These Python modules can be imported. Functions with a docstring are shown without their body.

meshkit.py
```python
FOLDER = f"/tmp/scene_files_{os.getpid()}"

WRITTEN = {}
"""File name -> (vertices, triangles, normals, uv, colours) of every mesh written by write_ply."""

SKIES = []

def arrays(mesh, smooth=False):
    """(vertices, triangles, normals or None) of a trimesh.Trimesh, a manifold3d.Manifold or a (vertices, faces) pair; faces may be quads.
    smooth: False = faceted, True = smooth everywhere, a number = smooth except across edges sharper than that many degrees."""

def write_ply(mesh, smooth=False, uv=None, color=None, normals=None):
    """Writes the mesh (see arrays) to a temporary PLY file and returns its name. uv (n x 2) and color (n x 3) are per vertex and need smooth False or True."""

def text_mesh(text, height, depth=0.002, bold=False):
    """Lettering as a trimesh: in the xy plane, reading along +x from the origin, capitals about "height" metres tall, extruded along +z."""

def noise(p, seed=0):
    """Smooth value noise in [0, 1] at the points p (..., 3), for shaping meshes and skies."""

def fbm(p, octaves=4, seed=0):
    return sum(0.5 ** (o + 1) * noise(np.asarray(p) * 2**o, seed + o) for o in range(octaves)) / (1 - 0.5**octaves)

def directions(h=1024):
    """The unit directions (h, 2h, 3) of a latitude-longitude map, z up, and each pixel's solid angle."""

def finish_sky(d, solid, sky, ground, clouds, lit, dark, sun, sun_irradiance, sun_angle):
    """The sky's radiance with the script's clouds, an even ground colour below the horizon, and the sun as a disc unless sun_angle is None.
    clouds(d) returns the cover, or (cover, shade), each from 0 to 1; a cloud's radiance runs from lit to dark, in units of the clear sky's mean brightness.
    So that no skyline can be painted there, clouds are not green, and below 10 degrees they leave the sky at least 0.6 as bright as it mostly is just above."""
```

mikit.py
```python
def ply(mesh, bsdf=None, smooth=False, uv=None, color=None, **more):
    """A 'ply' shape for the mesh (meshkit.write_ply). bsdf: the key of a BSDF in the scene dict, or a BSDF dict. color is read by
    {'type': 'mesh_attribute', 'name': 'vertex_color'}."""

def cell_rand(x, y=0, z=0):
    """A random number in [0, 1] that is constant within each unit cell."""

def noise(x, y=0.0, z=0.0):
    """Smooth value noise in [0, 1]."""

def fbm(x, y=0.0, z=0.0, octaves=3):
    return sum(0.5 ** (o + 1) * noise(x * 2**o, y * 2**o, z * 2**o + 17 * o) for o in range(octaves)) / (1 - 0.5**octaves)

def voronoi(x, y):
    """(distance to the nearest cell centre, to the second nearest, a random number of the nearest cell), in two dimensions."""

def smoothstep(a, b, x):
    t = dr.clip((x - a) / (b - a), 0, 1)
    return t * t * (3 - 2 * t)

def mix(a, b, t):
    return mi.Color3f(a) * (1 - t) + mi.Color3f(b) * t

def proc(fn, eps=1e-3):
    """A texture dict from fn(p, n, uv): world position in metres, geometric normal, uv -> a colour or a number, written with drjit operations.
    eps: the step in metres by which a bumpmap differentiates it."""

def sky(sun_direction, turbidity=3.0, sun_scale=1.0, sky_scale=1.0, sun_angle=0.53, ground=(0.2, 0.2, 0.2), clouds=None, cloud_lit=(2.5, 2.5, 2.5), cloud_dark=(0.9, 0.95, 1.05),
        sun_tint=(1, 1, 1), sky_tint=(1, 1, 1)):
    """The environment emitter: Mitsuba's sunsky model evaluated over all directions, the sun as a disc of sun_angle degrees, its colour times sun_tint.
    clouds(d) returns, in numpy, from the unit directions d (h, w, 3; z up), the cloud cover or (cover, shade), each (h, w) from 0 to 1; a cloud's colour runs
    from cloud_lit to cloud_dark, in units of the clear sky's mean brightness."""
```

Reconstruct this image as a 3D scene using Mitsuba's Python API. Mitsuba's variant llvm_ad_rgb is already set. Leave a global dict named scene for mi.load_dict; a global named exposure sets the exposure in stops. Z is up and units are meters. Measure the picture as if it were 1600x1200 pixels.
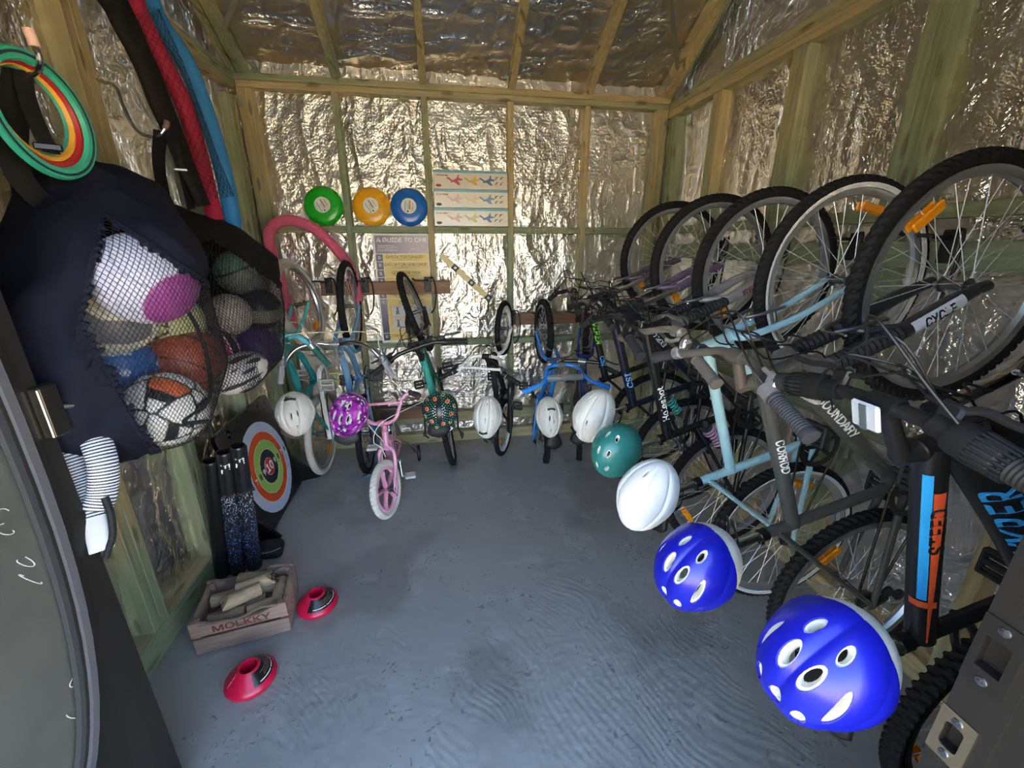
import math, random
import numpy as np, trimesh, drjit as dr, mitsuba as mi, mikit, meshkit
import manifold3d as m3
from shapely.geometry import Polygon, Point
from mikit import noise, fbm, smoothstep, mix, voronoi, cell_rand
T = mi.ScalarTransform4f
PI = math.pi
rng = np.random.default_rng(7)
random.seed(7)

# ------------------------------------------------------------------ camera, light, exposure
CAM = np.array([1.237, -0.3727, 1.6345])
YAW, PITCH, FPX = 0.1654, 0.3198, 648.0
_f = np.array([math.sin(YAW) * math.cos(PITCH), math.cos(YAW) * math.cos(PITCH), -math.sin(PITCH)])
scene, labels = {}, {}
scene['camera'] = {'type': 'perspective', 'fov': math.degrees(2 * math.atan(800 / FPX)), 'fov_axis': 'x', 'near_clip': 0.02, 'far_clip': 200.0,
                   'to_world': T().look_at(origin=CAM.tolist(), target=(CAM + _f).tolist(), up=[0, 0, 1])}
scene['sky'] = mikit.sky((0.25, 0.62, 0.85), turbidity=3.5, sun_scale=0.9, sky_scale=1.0, ground=(0.28, 0.26, 0.21), sky_tint=(1.16, 1.0, 0.85))
exposure = 5.4

# ------------------------------------------------------------------ materials
def lin(h):
    h = h.lstrip('#')
    c = [int(h[i:i + 2], 16) / 255 for i in (0, 2, 4)]
    return [x / 12.92 if x <= 0.04045 else ((x + 0.055) / 1.055) ** 2.4 for x in c]

def rgb(c):
    return {'type': 'rgb', 'value': list(map(float, c))}

def M(h, rough=0.5, metal=0.0, cc=0.0, spec=0.5):
    """The key of a plain material of that sRGB colour."""
    k = f"m_{h.lstrip('#')}_{int(rough*100)}_{int(metal*100)}_{int(cc*100)}_{int(spec*100)}"
    if k not in scene:
        d = {'type': 'principled', 'base_color': rgb(lin(h)), 'roughness': float(rough), 'metallic': float(metal), 'specular': float(spec)}
        if cc:
            d['clearcoat'] = float(cc); d['clearcoat_gloss'] = 0.93
        scene[k] = {'type': 'twosided', 'bsdf': d}
    return k

def PM(key, fn, rough=0.6, metal=0.0, bump=None, bscale=0.001, cc=0.0, eps=1e-3, spec=0.5):
    d = {'specular': float(spec), 'type': 'principled', 'base_color': mikit.proc(fn) if callable(fn) else rgb(fn), 'roughness': rough if not callable(rough) else mikit.proc(rough), 'metallic': float(metal)}
    if cc:
        d['clearcoat'] = float(cc); d['clearcoat_gloss'] = 0.9
    if bump is not None:
        d = {'type': 'bumpmap', 'scale': float(bscale), 'arbitrary': mikit.proc(bump, eps), 'bsdf': d}
    scene[key] = {'type': 'twosided', 'bsdf': d}
    return key

def wood_fn(axis, tan=(0.40, 0.31, 0.155), green=(0.195, 0.235, 0.14), gz=True):
    o = [i for i in range(3) if i != axis]
    def fn(p, n, uv):
        a, b, c = p[axis], p[o[0]], p[o[1]]
        board = fbm(a * 0.9 + 7 * dr.floor(b * 3) , b * 2.2, c * 2.2 + 5, octaves=2)
        hi = smoothstep(1.1, 2.7, p.z) if gz else 0.0
        t = smoothstep(0.34, 0.62, board + 0.16 * (0.5 - hi))
        g = fbm(a * 4, b * 85, c * 85, octaves=2)
        kd = voronoi(a * 2.3 + 3.1, (b + c) * 9)[0]
        knot = smoothstep(0.14, 0.05, kd)
        col = mix(tan, green, t) * (0.72 + 0.56 * g)
        return mix(col, mi.Color3f(0.10, 0.07, 0.035), knot * 0.7)
    return fn

for _i, _n in enumerate('xyz'):
    PM('pine_' + _n, wood_fn(_i), rough=0.62)
PM('brown_rail', wood_fn(0, (0.22, 0.105, 0.055), (0.15, 0.075, 0.04), False), rough=0.55)
PM('orange_board', wood_fn(0, (0.52, 0.26, 0.12), (0.42, 0.21, 0.10), False), rough=0.6)
PM('grey_crate', wood_fn(0, (0.29, 0.185, 0.14), (0.21, 0.14, 0.11), False), rough=0.75)
PM('pale_pin', wood_fn(0, (0.34, 0.25, 0.155), (0.27, 0.20, 0.125), False), rough=0.7)

def foil_bump(p, n, uv):
    w = dr.sin(p.x * 620 + p.y * 620) * dr.sin(p.z * 620 + p.y * 400) * 0.10
    c1 = dr.abs(noise(p.x * 58 + 3, p.y * 58, p.z * 40) - 0.5)
    return w + fbm(p.x * 130, p.y * 130, p.z * 110, octaves=2) * 1.3 - c1 * 2.2
def foil_col(p, n, uv):
    d = fbm(p.x * 6, p.y * 6, p.z * 5, octaves=3)
    return mix((0.66, 0.62, 0.56), (0.80, 0.77, 0.71), d)
PM('foil', foil_col, rough=0.17, metal=0.98, bump=foil_bump, bscale=0.0021, eps=5e-4)

def floor_col(p, n, uv):
    d = fbm(p.x * 1.7, p.y * 1.7, 3.0, octaves=4)
    s = fbm(p.x * 9, p.y * 9, 8.0, octaves=3)
    c = mix((0.275, 0.268, 0.262), (0.365, 0.355, 0.345), d)
    stain = smoothstep(0.56, 0.78, fbm(p.x * 2.3 + 4, p.y * 2.3, 1.0, octaves=4))
    c = mix(c, (0.17, 0.165, 0.16), stain * 0.55)
    speck = smoothstep(0.80, 0.90, noise(p.x * 95 + s * 9, p.y * 95, 2.0)) * smoothstep(0.52, 0.66, s)
    c = mix(c, (0.11, 0.10, 0.09), speck * 0.6)
    return mix(c, (0.45, 0.45, 0.44), smoothstep(0.62, 0.8, s) * 0.25)
def floor_bump(p, n, uv):
    sw = fbm(p.x * 3, p.y * 3, 2.0, octaves=2) * 6
    return dr.sin(p.x * 210 + p.y * 90 + sw * 9) * 0.35 + fbm(p.x * 40, p.y * 40, 1.0, octaves=3) * 2.0
PM('floor_paint', floor_col, rough=0.42, bump=floor_bump, bscale=0.0012)

def black_door(p, n, uv):
    g = fbm(p.x * 40, p.y * 40, p.z * 3, octaves=3)
    return mix((0.011, 0.010, 0.009), (0.021, 0.019, 0.017), g)
PM('door_paint', black_door, rough=0.5, spec=.3)
PM('ground_out', lambda p, n, uv: mix((0.40, 0.34, 0.23), (0.32, 0.30, 0.20), fbm(p.x * 2, p.y * 2, 0.0, octaves=3)), rough=0.9)
PM('cloth_navy', lambda p, n, uv: mix((0.0045, 0.0052, 0.010), (0.010, 0.012, 0.024), fbm(p.x * 9, p.y * 9, p.z * 9, octaves=3)), rough=0.85, spec=0.15)
VC = 'vertex_colour'
scene[VC] = {'type': 'twosided', 'bsdf': {'type': 'principled', 'base_color': {'type': 'mesh_attribute', 'name': 'vertex_color'}, 'roughness': 0.45}}
scene['vc_gloss'] = {'type': 'twosided', 'bsdf': {'type': 'principled', 'base_color': {'type': 'mesh_attribute', 'name': 'vertex_color'}, 'roughness': 0.25, 'clearcoat': 0.6, 'clearcoat_gloss': 0.9}}
RUB, RUB2 = M('#19191a', .8, 0, 0, .25), M('#2a2a2b', .7)
STEEL, CHROME, ALU = M('#8d8f92', .35, 1), M('#c6c8ca', .14, 1), M('#a3a5a8', .4, 1)
BLK, BLKG = M('#141415', .5), M('#101012', .3, 0, .5)
WHT = M('#e8e6e0', .45)
AMBER = M('#e08a12', .25, 0, .6)

# ------------------------------------------------------------------ scene entries
def name_of(base, parent=None):
    k = base if parent is None else parent + '__' + base
    if k not in scene and k not in labels and not any(x.startswith(k + '__') for x in scene):
        return k
    i = 1
    while True:
        kk = f'{k}_{i:03d}'
        if kk not in scene and kk not in labels and not any(x.startswith(kk + '__') for x in scene):
            return kk
        i += 1

def add(base, mesh, mat, parent=None, smooth=35, label=None, color=None):
    """One mesh as one entry of the scene: a thing (parent None), a part or a sub-part."""
    k = name_of(base, parent)
    if isinstance(mesh, MB):
        mesh = mesh.tm()
    scene[k] = mikit.ply(mesh, mat, smooth=True if color is not None else smooth, **({'color': color} if color is not None else {}))
    if label:
        labels[k] = {'label': label}
    return k

def thing(base, label, cat, group=None):
    k = name_of(base)
    labels[k] = {'label': label, 'category': cat}
    if group:
        labels[k]['group'] = group
    return k

def solo(base, mesh, mat, label, cat, group=None, smooth=35, color=None):
    k = add(base, mesh, mat, None, smooth, None, color)
    labels[k] = {'label': label, 'category': cat}
    if group:
        labels[k]['group'] = group
    return k

def struct(base, mesh=None, mat=None, smooth=35, label=None):
    k = add(base, mesh, mat, None, smooth) if mesh is not None else base
    labels[k] = {'kind': 'structure', **({'label': label} if label else {})}
    return k

# ------------------------------------------------------------------ mesh helpers
def unit(v):
    v = np.asarray(v, float)
    return v / max(np.linalg.norm(v), 1e-12)

def Rz(a):
    c, s = math.cos(a), math.sin(a)
    return np.array([[c, -s, 0], [s, c, 0], [0, 0, 1.0]])
def Rx(a):
    c, s = math.cos(a), math.sin(a)
    return np.array([[1, 0, 0], [0, c, -s], [0, s, c.real]])
def Ry(a):
    c, s = math.cos(a), math.sin(a)
    return np.array([[c, 0, s], [0, 1, 0], [-s, 0, c]])
def Raxis(ax, a):
    x, y, z = unit(ax)
    K = np.array([[0, -z, y], [z, 0, -x], [-y, x, 0]])
    return np.eye(3) + math.sin(a) * K + (1 - math.cos(a)) * K @ K

def spline(pts, n=8, closed=False):
    p = np.asarray(pts, float)
    if len(p) < 3 and not closed:
        return p
    q = np.vstack([p[-1:], p, p[:2]]) if closed else np.vstack([2 * p[0] - p[1], p, 2 * p[-1] - p[-2]])
    out = []
    t = np.linspace(0, 1, n, endpoint=False)[:, None]
    for i in range(len(q) - 3):
        a, b, c, d = q[i:i + 4]
        out.append(0.5 * (2 * b + (c - a) * t + (2 * a - 5 * b + 4 * c - d) * t ** 2 + (3 * b - a - 3 * c + d) * t ** 3))
    r = np.vstack(out)
    return r if closed else np.vstack([r, p[-1:]])

class MB:
    """Collects triangles of one part."""
    def __init__(s):
        s.v, s.f, s.n = [], [], 0
    def raw(s, v, f):
        f = np.asarray(f, int)
        if f.shape[1] == 4:
            f = np.vstack([f[:, [0, 1, 2]], f[:, [0, 2, 3]]])
        s.v.append(np.asarray(v, float)); s.f.append(f + s.n); s.n += len(v)
        return s
    def mesh(s, m, R=None, t=None):
        v = np.asarray(m.vertices, float)
        if R is not None:
            v = v @ np.asarray(R).T
        if t is not None:
            v = v + t
        return s.raw(v, m.faces)
    def tm(s):
        return trimesh.Trimesh(np.vstack(s.v), np.vstack(s.f), process=False)
    def map(s, fn):
        s.v = [fn(v) for v in s.v]
        return s
    def box(s, c, size, R=None, bev=0.0):
        h = np.asarray(size, float) / 2
        if bev <= 0:
            v = np.array([[x, y, z] for x in (-1, 1) for y in (-1, 1) for z in (-1, 1)]) * h
            f = [[0, 1, 3], [0, 3, 2], [4, 6, 7], [4, 7, 5], [0, 4, 5], [0, 5, 1], [2, 3, 7], [2, 7, 6], [0, 2, 6], [0, 6, 4], [1, 5, 7], [1, 7, 3]]
        else:
            b = min(bev, h.min() * 0.9)
            pts = []
            for x in (-1, 1):
                for y in (-1, 1):
                    for z in (-1, 1):
                        g = np.array([x, y, z]) * h
                        for k in range(3):
                            q = g.copy()
                            for j in range(3):
                                if j != k:
                                    q[j] -= np.sign(q[j]) * b
                            pts.append(q)
            m = trimesh.convex.convex_hull(np.array(pts))
            v, f = m.vertices, m.faces
        v = np.asarray(v)
        if R is not None:
            v = v @ np.asarray(R).T
        return s.raw(v + np.asarray(c, float), f)
    def tube(s, pts, r, n=10, closed=False, cap=True, flat=None, up=None):
        """A tube along pts; r a number or one per point; flat: ratio of the second cross-section axis."""
        p = np.asarray(pts, float)
        r = np.broadcast_to(np.asarray(r, float), (len(p),))
        d = np.roll(p, -1, 0) - np.roll(p, 1, 0)
        if not closed:
            d[0], d[-1] = p[1] - p[0], p[-1] - p[-2]
        d = d / np.maximum(np.linalg.norm(d, axis=1, keepdims=True), 1e-12)
        a = np.asarray(up, float) if up is not None else np.array([0, 0, 1.0])
        if abs(d[0] @ unit(a)) > 0.95:
            a = np.array([1.0, 0.13, 0])
        N = unit(a - d[0] * (a @ d[0]))
        t = np.arange(n) * 2 * PI / n
        rings = []
        for i in range(len(p)):
            N = unit((np.asarray(up, float) if up is not None and abs(d[i] @ unit(up)) < 0.95 else N) - d[i] * (N @ d[i] if up is None or abs(d[i] @ unit(up)) >= 0.95 else np.asarray(up, float) @ d[i]))
            B = np.cross(d[i], N)
            rings.append(p[i] + r[i] * (np.cos(t)[:, None] * N * (flat if flat else 1.0) + np.sin(t)[:, None] * B))
        v = np.vstack(rings)
        m = len(p)
        k = np.arange(n)
        f = []
        for i in range(m if closed else m - 1):
            j = (i + 1) % m
            f.append(np.stack([i * n + k, i * n + (k + 1) % n, j * n + (k + 1) % n, j * n + k], 1))
        f = np.vstack(f)
        f = np.vstack([f[:, [0, 1, 2]], f[:, [0, 2, 3]]])
        if cap and not closed:
            v = np.vstack([v, p[:1], p[-1:]])
            e = len(v) - 2
            f = np.vstack([f, np.stack([np.full(n, e), (k + 1) % n, k], 1), np.stack([np.full(n, e + 1), (m - 1) * n + k, (m - 1) * n + (k + 1) % n], 1)])
        return s.raw(v, f)
    def lathe(s, prof, c=(0, 0, 0), ax=(0, 0, 1), n=32, closed=False):
        """prof: (radius, height) pairs turned about ax through c."""
        p = np.asarray(prof, float)
        ax = unit(ax)
        a = np.array([0, 0, 1.0]) if abs(ax[2]) < 0.9 else np.array([1.0, 0, 0])
        X = unit(np.cross(a, ax)); Y = np.cross(ax, X)
        t = np.arange(n) * 2 * PI / n
        ring = np.cos(t)[:, None] * X + np.sin(t)[:, None] * Y
        v = np.vstack([np.asarray(c, float) + q[0] * ring + q[1] * ax for q in p])
        k = np.arange(n); m = len(p)
        f = [np.stack([i * n + k, i * n + (k + 1) % n, ((i + 1) % m) * n + (k + 1) % n, ((i + 1) % m) * n + k], 1) for i in range(m if closed else m - 1)]
        return s.raw(v, np.vstack(f))
    def grid(s, P, flip=False):
        h, w = P.shape[:2]
        i = np.arange(h * w).reshape(h, w)
        f = np.stack([i[:-1, :-1], i[:-1, 1:], i[1:, 1:], i[1:, :-1]], -1).reshape(-1, 4)
        return s.raw(P.reshape(-1, 3), f[:, ::-1] if flip else f)
    def poly(s, poly, h, O, X, Y):
        """A polygon (shapely or points) in the plane O + x X + y Y, extruded by h along X x Y."""
        if not isinstance(poly, Polygon) and not hasattr(poly, 'geoms'):
            poly = Polygon(poly)
        Z = np.cross(X, Y)
        for g in getattr(poly, 'geoms', [poly]):
            m = trimesh.creation.extrude_polygon(g, h, engine='earcut')
            v = np.asarray(m.vertices)
            s.raw(np.asarray(O, float) + v[:, :1] * np.asarray(X) + v[:, 1:2] * np.asarray(Y) + v[:, 2:] * Z, m.faces)
        return s

_TXT = {}
def text(mb, txt, h, O, X, Y, depth=0.0006, bold=True, center=True, shear=0.0, stretch=1.0):
    """Lettering in the plane O + x X + y Y."""
    k = (txt, bold)
    if k not in _TXT:
        _TXT[k] = meshkit.text_mesh(txt, 1.0, 1.0, bold)
    m = _TXT[k]
    v = np.array(m.vertices) * [h, h, depth]
    v[:, 0] = v[:, 0] * stretch + shear * v[:, 1]
    if center:
        v[:, 0] -= (v[:, 0].min() + v[:, 0].max()) / 2
    X, Y = unit(X), unit(Y)
    mb.raw(np.asarray(O, float) + v[:, :1] * X + v[:, 1:2] * Y + v[:, 2:] * np.cross(X, Y), m.faces)
    return mb

def tube_text(mb, txt, h, a, b, r, side, at=0.5, depth=0.0008, shear=0.0, stretch=1.0, flip=False):
    """Lettering wrapped on the tube a-b of radius r, on its side towards 'side', reading from a to b."""
    a, b = np.asarray(a, float), np.asarray(b, float)
    if flip:
        a, b, at = b, a, 1 - at
    d = unit(b - a)
    nn = unit(np.asarray(side, float) - d * (np.asarray(side, float) @ d))
    yy = np.cross(nn, d)
    k = (txt, True)
    if k not in _TXT:
        _TXT[k] = meshkit.text_mesh(txt, 1.0, 1.0, True)
    m = _TXT[k]
    v = np.array(m.vertices) * [h, h, depth]
    v[:, 0] = v[:, 0] * stretch + shear * v[:, 1]
    v[:, 0] -= (v[:, 0].min() + v[:, 0].max()) / 2
    v[:, 1] -= h / 2
    ang = v[:, 1] / r
    rr = r + 0.0004 + v[:, 2]
    p = a + (b - a) * at + v[:, :1] * d + (rr * np.cos(ang))[:, None] * nn + (rr * np.sin(ang))[:, None] * yy
    mb.raw(p, m.faces)
    return mb

def ico(r, c=(0, 0, 0), sub=2):
    m = trimesh.creation.icosphere(sub, r)
    m.apply_translation(c)
    return m

def hull(points_r, seg=20):
    ms = [m3.Manifold.sphere(float(r), seg).translate([float(x) for x in c]) for c, r in points_r]
    return m3.Manifold.batch_hull(ms)

def man(mesh):
    return m3.Manifold(m3.Mesh(np.asarray(mesh.vertices, np.float32), np.asarray(mesh.faces, np.uint32)))

def tri(manifold):
    q = manifold.to_mesh()
    return trimesh.Trimesh(q.vert_properties[:, :3], q.tri_verts, process=False)

# ------------------------------------------------------------------ the shed
W, D, H = 3.0, 3.0, 2.69
RP = math.radians(30)
RIDGE_Y = 1.45
def beam(base, a, b, w, h, mat, parent, bev=0.003, roll=None):
    """A board from a to b, w wide and h high in section."""
    a, b = np.asarray(a, float), np.asarray(b, float)
    d = unit(b - a)
    up = np.array([0, 0, 1.0]) if abs(d[2]) < 0.9 else np.array([0, 1.0, 0])
    s = unit(np.cross(d, up)); u = np.cross(s, d)
    R = np.stack([d, s, u], 1)
    return add(base, MB().box((a + b) / 2, (np.linalg.norm(b - a), w, h), R, bev), mat, parent, smooth=False)

def foil_sheet(O, X, Y, w, h, N, seed, step=0.011, amp=1.0, vert=True, roof=False):
    """A creased foil sheet spanning w along X and h along Y, standing proud along N."""
    nx, ny = int(w / step), int(h / step)
    a, b = np.meshgrid(np.linspace(0, w, nx), np.linspace(0, h, ny))
    p = np.stack([a, b, np.zeros_like(a) + seed], -1)
    k1 = np.array([5.5, 1.6, 1.0]) if vert else np.array([1.6, 5.0, 1.0])
    k2 = np.array([16.0, 8.0, 1.0]) if vert else np.array([7.0, 18.0, 1.0])
    wv = np.stack([meshkit.fbm(p * 2.1, 2, seed + 9), meshkit.fbm(p * 2.1 + 7, 2, seed + 19), np.zeros_like(a)], -1) * 0.35
    big = 1 - np.abs(2 * meshkit.noise((p + wv) * k1, seed) - 1)
    mid = 1 - np.abs(2 * meshkit.noise((p + wv * 0.5) * k2, seed + 3) - 1)
    fine = meshkit.fbm(p * np.array([38.0, 30.0, 1.0]), 2, seed + 5)
    z = amp * (0.013 * big ** 2 + 0.007 * mid ** 2 + 0.006 * fine)
    P = np.asarray(O, float) + a[..., None] * np.asarray(X) + b[..., None] * np.asarray(Y) + z[..., None] * np.asarray(N)
    if roof:
        P[..., 2] = np.minimum(P[..., 2], 2.80 + (np.minimum(D + .12 - P[..., 1], P[..., 1] + .22)) * math.tan(RP))
    return MB().grid(P)

xx, yy, zz = np.eye(3)
struct('floor', MB().box((1.5, 1.48, -0.06), (3.5, 3.36, 0.12)), 'floor_paint', smooth=False)
struct('ground', MB().box((1.5, -10.2, -0.16), (40, 20, 0.1)), 'ground_out', smooth=False)

# back wall
wb = struct('wall_back', foil_sheet((-.09, D + .085, 0), xx, zz, W + .18, H + .1, -yy, 3, step=.0085), 'foil', smooth=True)
for x in (0.045, 0.60, 1.185, 1.79, 2.37, 2.955):
    add('stud', MB().box((x, D + .045, 1.35), (.045 if .5 < x < 2.5 else .09, .09, 2.52), None, .003), 'pine_z', wb, smooth=False)
xs = (0.09, 0.5775, 0.6225, 1.1625, 1.2075, 1.7675, 1.8125, 2.3475, 2.3925, 2.91)
for i in range(0, 10, 2):
    for z, dz in ((1.755, 0), (0.885, 0), ):
        add('noggin', MB().box(((xs[i] + xs[i + 1]) / 2, D + .045, z), (xs[i + 1] - xs[i], .09, .047), None, .003), 'pine_x', wb, smooth=False)
    add('noggin', MB().box(((xs[i] + xs[i + 1]) / 2, D + .045, .23), (xs[i + 1] - xs[i], .085, .09), None, .003), 'pine_x', wb, smooth=False)
add('top_plate', MB().box((1.5, D + .045, 2.63), (3.0, .09, .04), None, .003), 'pine_x', wb, smooth=False)
add('top_plate', MB().box((1.5, D + .04, 2.67), (3.02, .09, .042), None, .003), 'pine_x', wb, smooth=False)
add('bottom_plate', MB().box((1.5, D + .045, .045), (3.0, .09, .09), None, .003), 'pine_x', wb, smooth=False)
add('fascia_board', MB().box((1.5, D + .10, 2.745), (3.1, .02, .13), None, .002), 'orange_board', wb, smooth=False)
for z0, (xa, za), (xb, zb) in ((0, (1.25, 1.57), (1.62, 1.23)),):
    d = unit(np.array([xb - xa, 0, zb - za])); n = np.cross(d, -yy)
    R = np.stack([d, -yy, np.cross(d, -yy)], 1)
    L = math.hypot(xb - xa, zb - za)
    tp = add('joint_tape', MB().box(((xa + xb) / 2, D + .055, (za + zb) / 2), (L, .002, .045), R), M('#c9b987', .4), wb, smooth=False)
    for t in (.28, .62, .98):
        c = np.array([xa, D + .0535, za]) + d * L * t
        add('print', MB().box(c, (.05, .002, .046), R), M('#2a2a2c', .5), tp, smooth=False)
        add('print', MB().box(c - yy * .001, (.018, .002, .018), R), M('#d8d6cc', .5), tp, smooth=False)

# left wall
wl = struct('wall_left', foil_sheet((-.085, -.1, 0), yy, zz, D + .2, H + 1.3, xx, 11, roof=True, amp=1.25), 'foil', smooth=True)
LST = (0.045, 0.62, 1.20, 1.66, 2.3, 2.93)
for y in LST:
    for q in ((-.0235, .0235) if y in (1.20, 1.66, 2.93) else (0,)):
        add('stud', MB().box((-.045, y + q, 1.32), (.09, .0455, 2.46), None, .003), 'pine_z', wl, smooth=False)
add('top_plate', MB().box((-.045, 1.5, 2.625), (.09, 3.0, .05), None, .003), 'pine_y', wl, smooth=False)
add('top_plate', MB().box((-.045, 1.5, 2.67), (.09, 3.0, .04), None, .003), 'pine_y', wl, smooth=False)
add('bottom_plate', MB().box((-.045, 1.5, .06), (.1, 3.0, .12), None, .003), 'pine_y', wl, smooth=False)
ys = sorted(LST)
for i in range(5):
    add('noggin', MB().box((-.045, (ys[i] + ys[i + 1]) / 2, .9), (.085, ys[i + 1] - ys[i] - .09, .045), None, .003), 'pine_y', wl, smooth=False)
# right wall
wr = struct('wall_right', foil_sheet((W + .085, D + .1, 0), -yy, zz, D + .2, H + 1.3, -xx, 23, roof=True, amp=1.35), 'foil', smooth=True)
RST = (0.045, 0.50, 1.135, 1.765, 2.40, 2.93)
for y in RST:
    for q in (-.0235, .0235) if y in (1.135, 1.765, 2.4, 2.93) else (0,):
        add('stud', MB().box((W + .045, y + q, 1.32), (.09, .0455, 2.46), None, .003), 'pine_z', wr, smooth=False)
add('top_plate', MB().box((W + .045, 1.5, 2.575), (.1, 3.0, .05), None, .003), 'pine_y', wr, smooth=False)
add('top_plate', MB().box((W + .045, 1.5, 2.63), (.09, 3.0, .055), None, .003), 'pine_y', wr, smooth=False)
add('bottom_plate', MB().box((W + .045, 1.5, .05), (.09, 3.0, .1), None, .003), 'pine_y', wr, smooth=False)
ys = sorted(RST)
for i in range(5):
    for z in (1.755, .88):
        add('noggin', MB().box((W + .045, (ys[i] + ys[i + 1]) / 2, z), (.085, ys[i + 1] - ys[i] - .09, .05), None, .003), 'pine_y', wr, smooth=False)

# roof: two slopes under a ridge along x
tan = math.tan(RP)
run = D + .12 - RIDGE_Y
s1 = np.array([0, -math.cos(RP), math.sin(RP)])
rise = run * tan
ce = struct('ceiling', foil_sheet((-.1, D + .13, 2.76), xx, s1, W + .2, run / math.cos(RP) + .02, np.array([0, -math.sin(RP), -math.cos(RP)]), 31, amp=1.5, vert=False), 'foil', smooth=True)
s2 = np.array([0, math.cos(RP), math.sin(RP)])
add('front_slope', foil_sheet((-.1, -.23, 2.76), xx, s2, W + .2, (RIDGE_Y + .25) / math.cos(RP), np.array([0, math.sin(RP), -math.cos(RP)]), 37, step=.03), 'foil', ce, smooth=True)
for x in (0.0, 0.62, 1.185, 1.80, 2.37, 3.0):
    beam('rafter', (x, D + .06, 2.70), (x, RIDGE_Y, 2.70 + (D + .06 - RIDGE_Y) * tan), .045, .10, 'pine_y', ce)
    beam('rafter', (x, -.2, 2.70), (x, RIDGE_Y, 2.70 + (.2 + RIDGE_Y) * tan), .045, .09, 'pine_y', ce)
for x, sg in ((.05, 1), (2.955, -1)):
    beam('rafter', (x, D + .06, 2.70), (x, RIDGE_Y, 2.70 + (D + .06 - RIDGE_Y) * tan), .045, .10, 'pine_y', ce)
PL = M('#b9b7ab', .45, .9)
for x in (.027, .597, 2.347, 2.932, 1.777):
    c = np.array([x - .002, D - .055, 2.765])
    R = Rx(-RP)
    add('nail_plate', MB().box(c, (.003, .09, .07), R), PL, ce, smooth=False)
beam('brace_strap', (.08, 2.74, 2.80), (.66, 2.15, 3.14), .03, .002, PL, ce)
beam('brace_strap', (2.93, 2.80, 2.80), (2.3, 2.0, 3.26), .03, .002, PL, ce)
beam('ridge_board', (-.1, RIDGE_Y, 2.72 + (D + .06 - RIDGE_Y) * tan), (3.1, RIDGE_Y, 2.72 + (D + .06 - RIDGE_Y) * tan), .03, .16, 'pine_x', ce)
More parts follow.
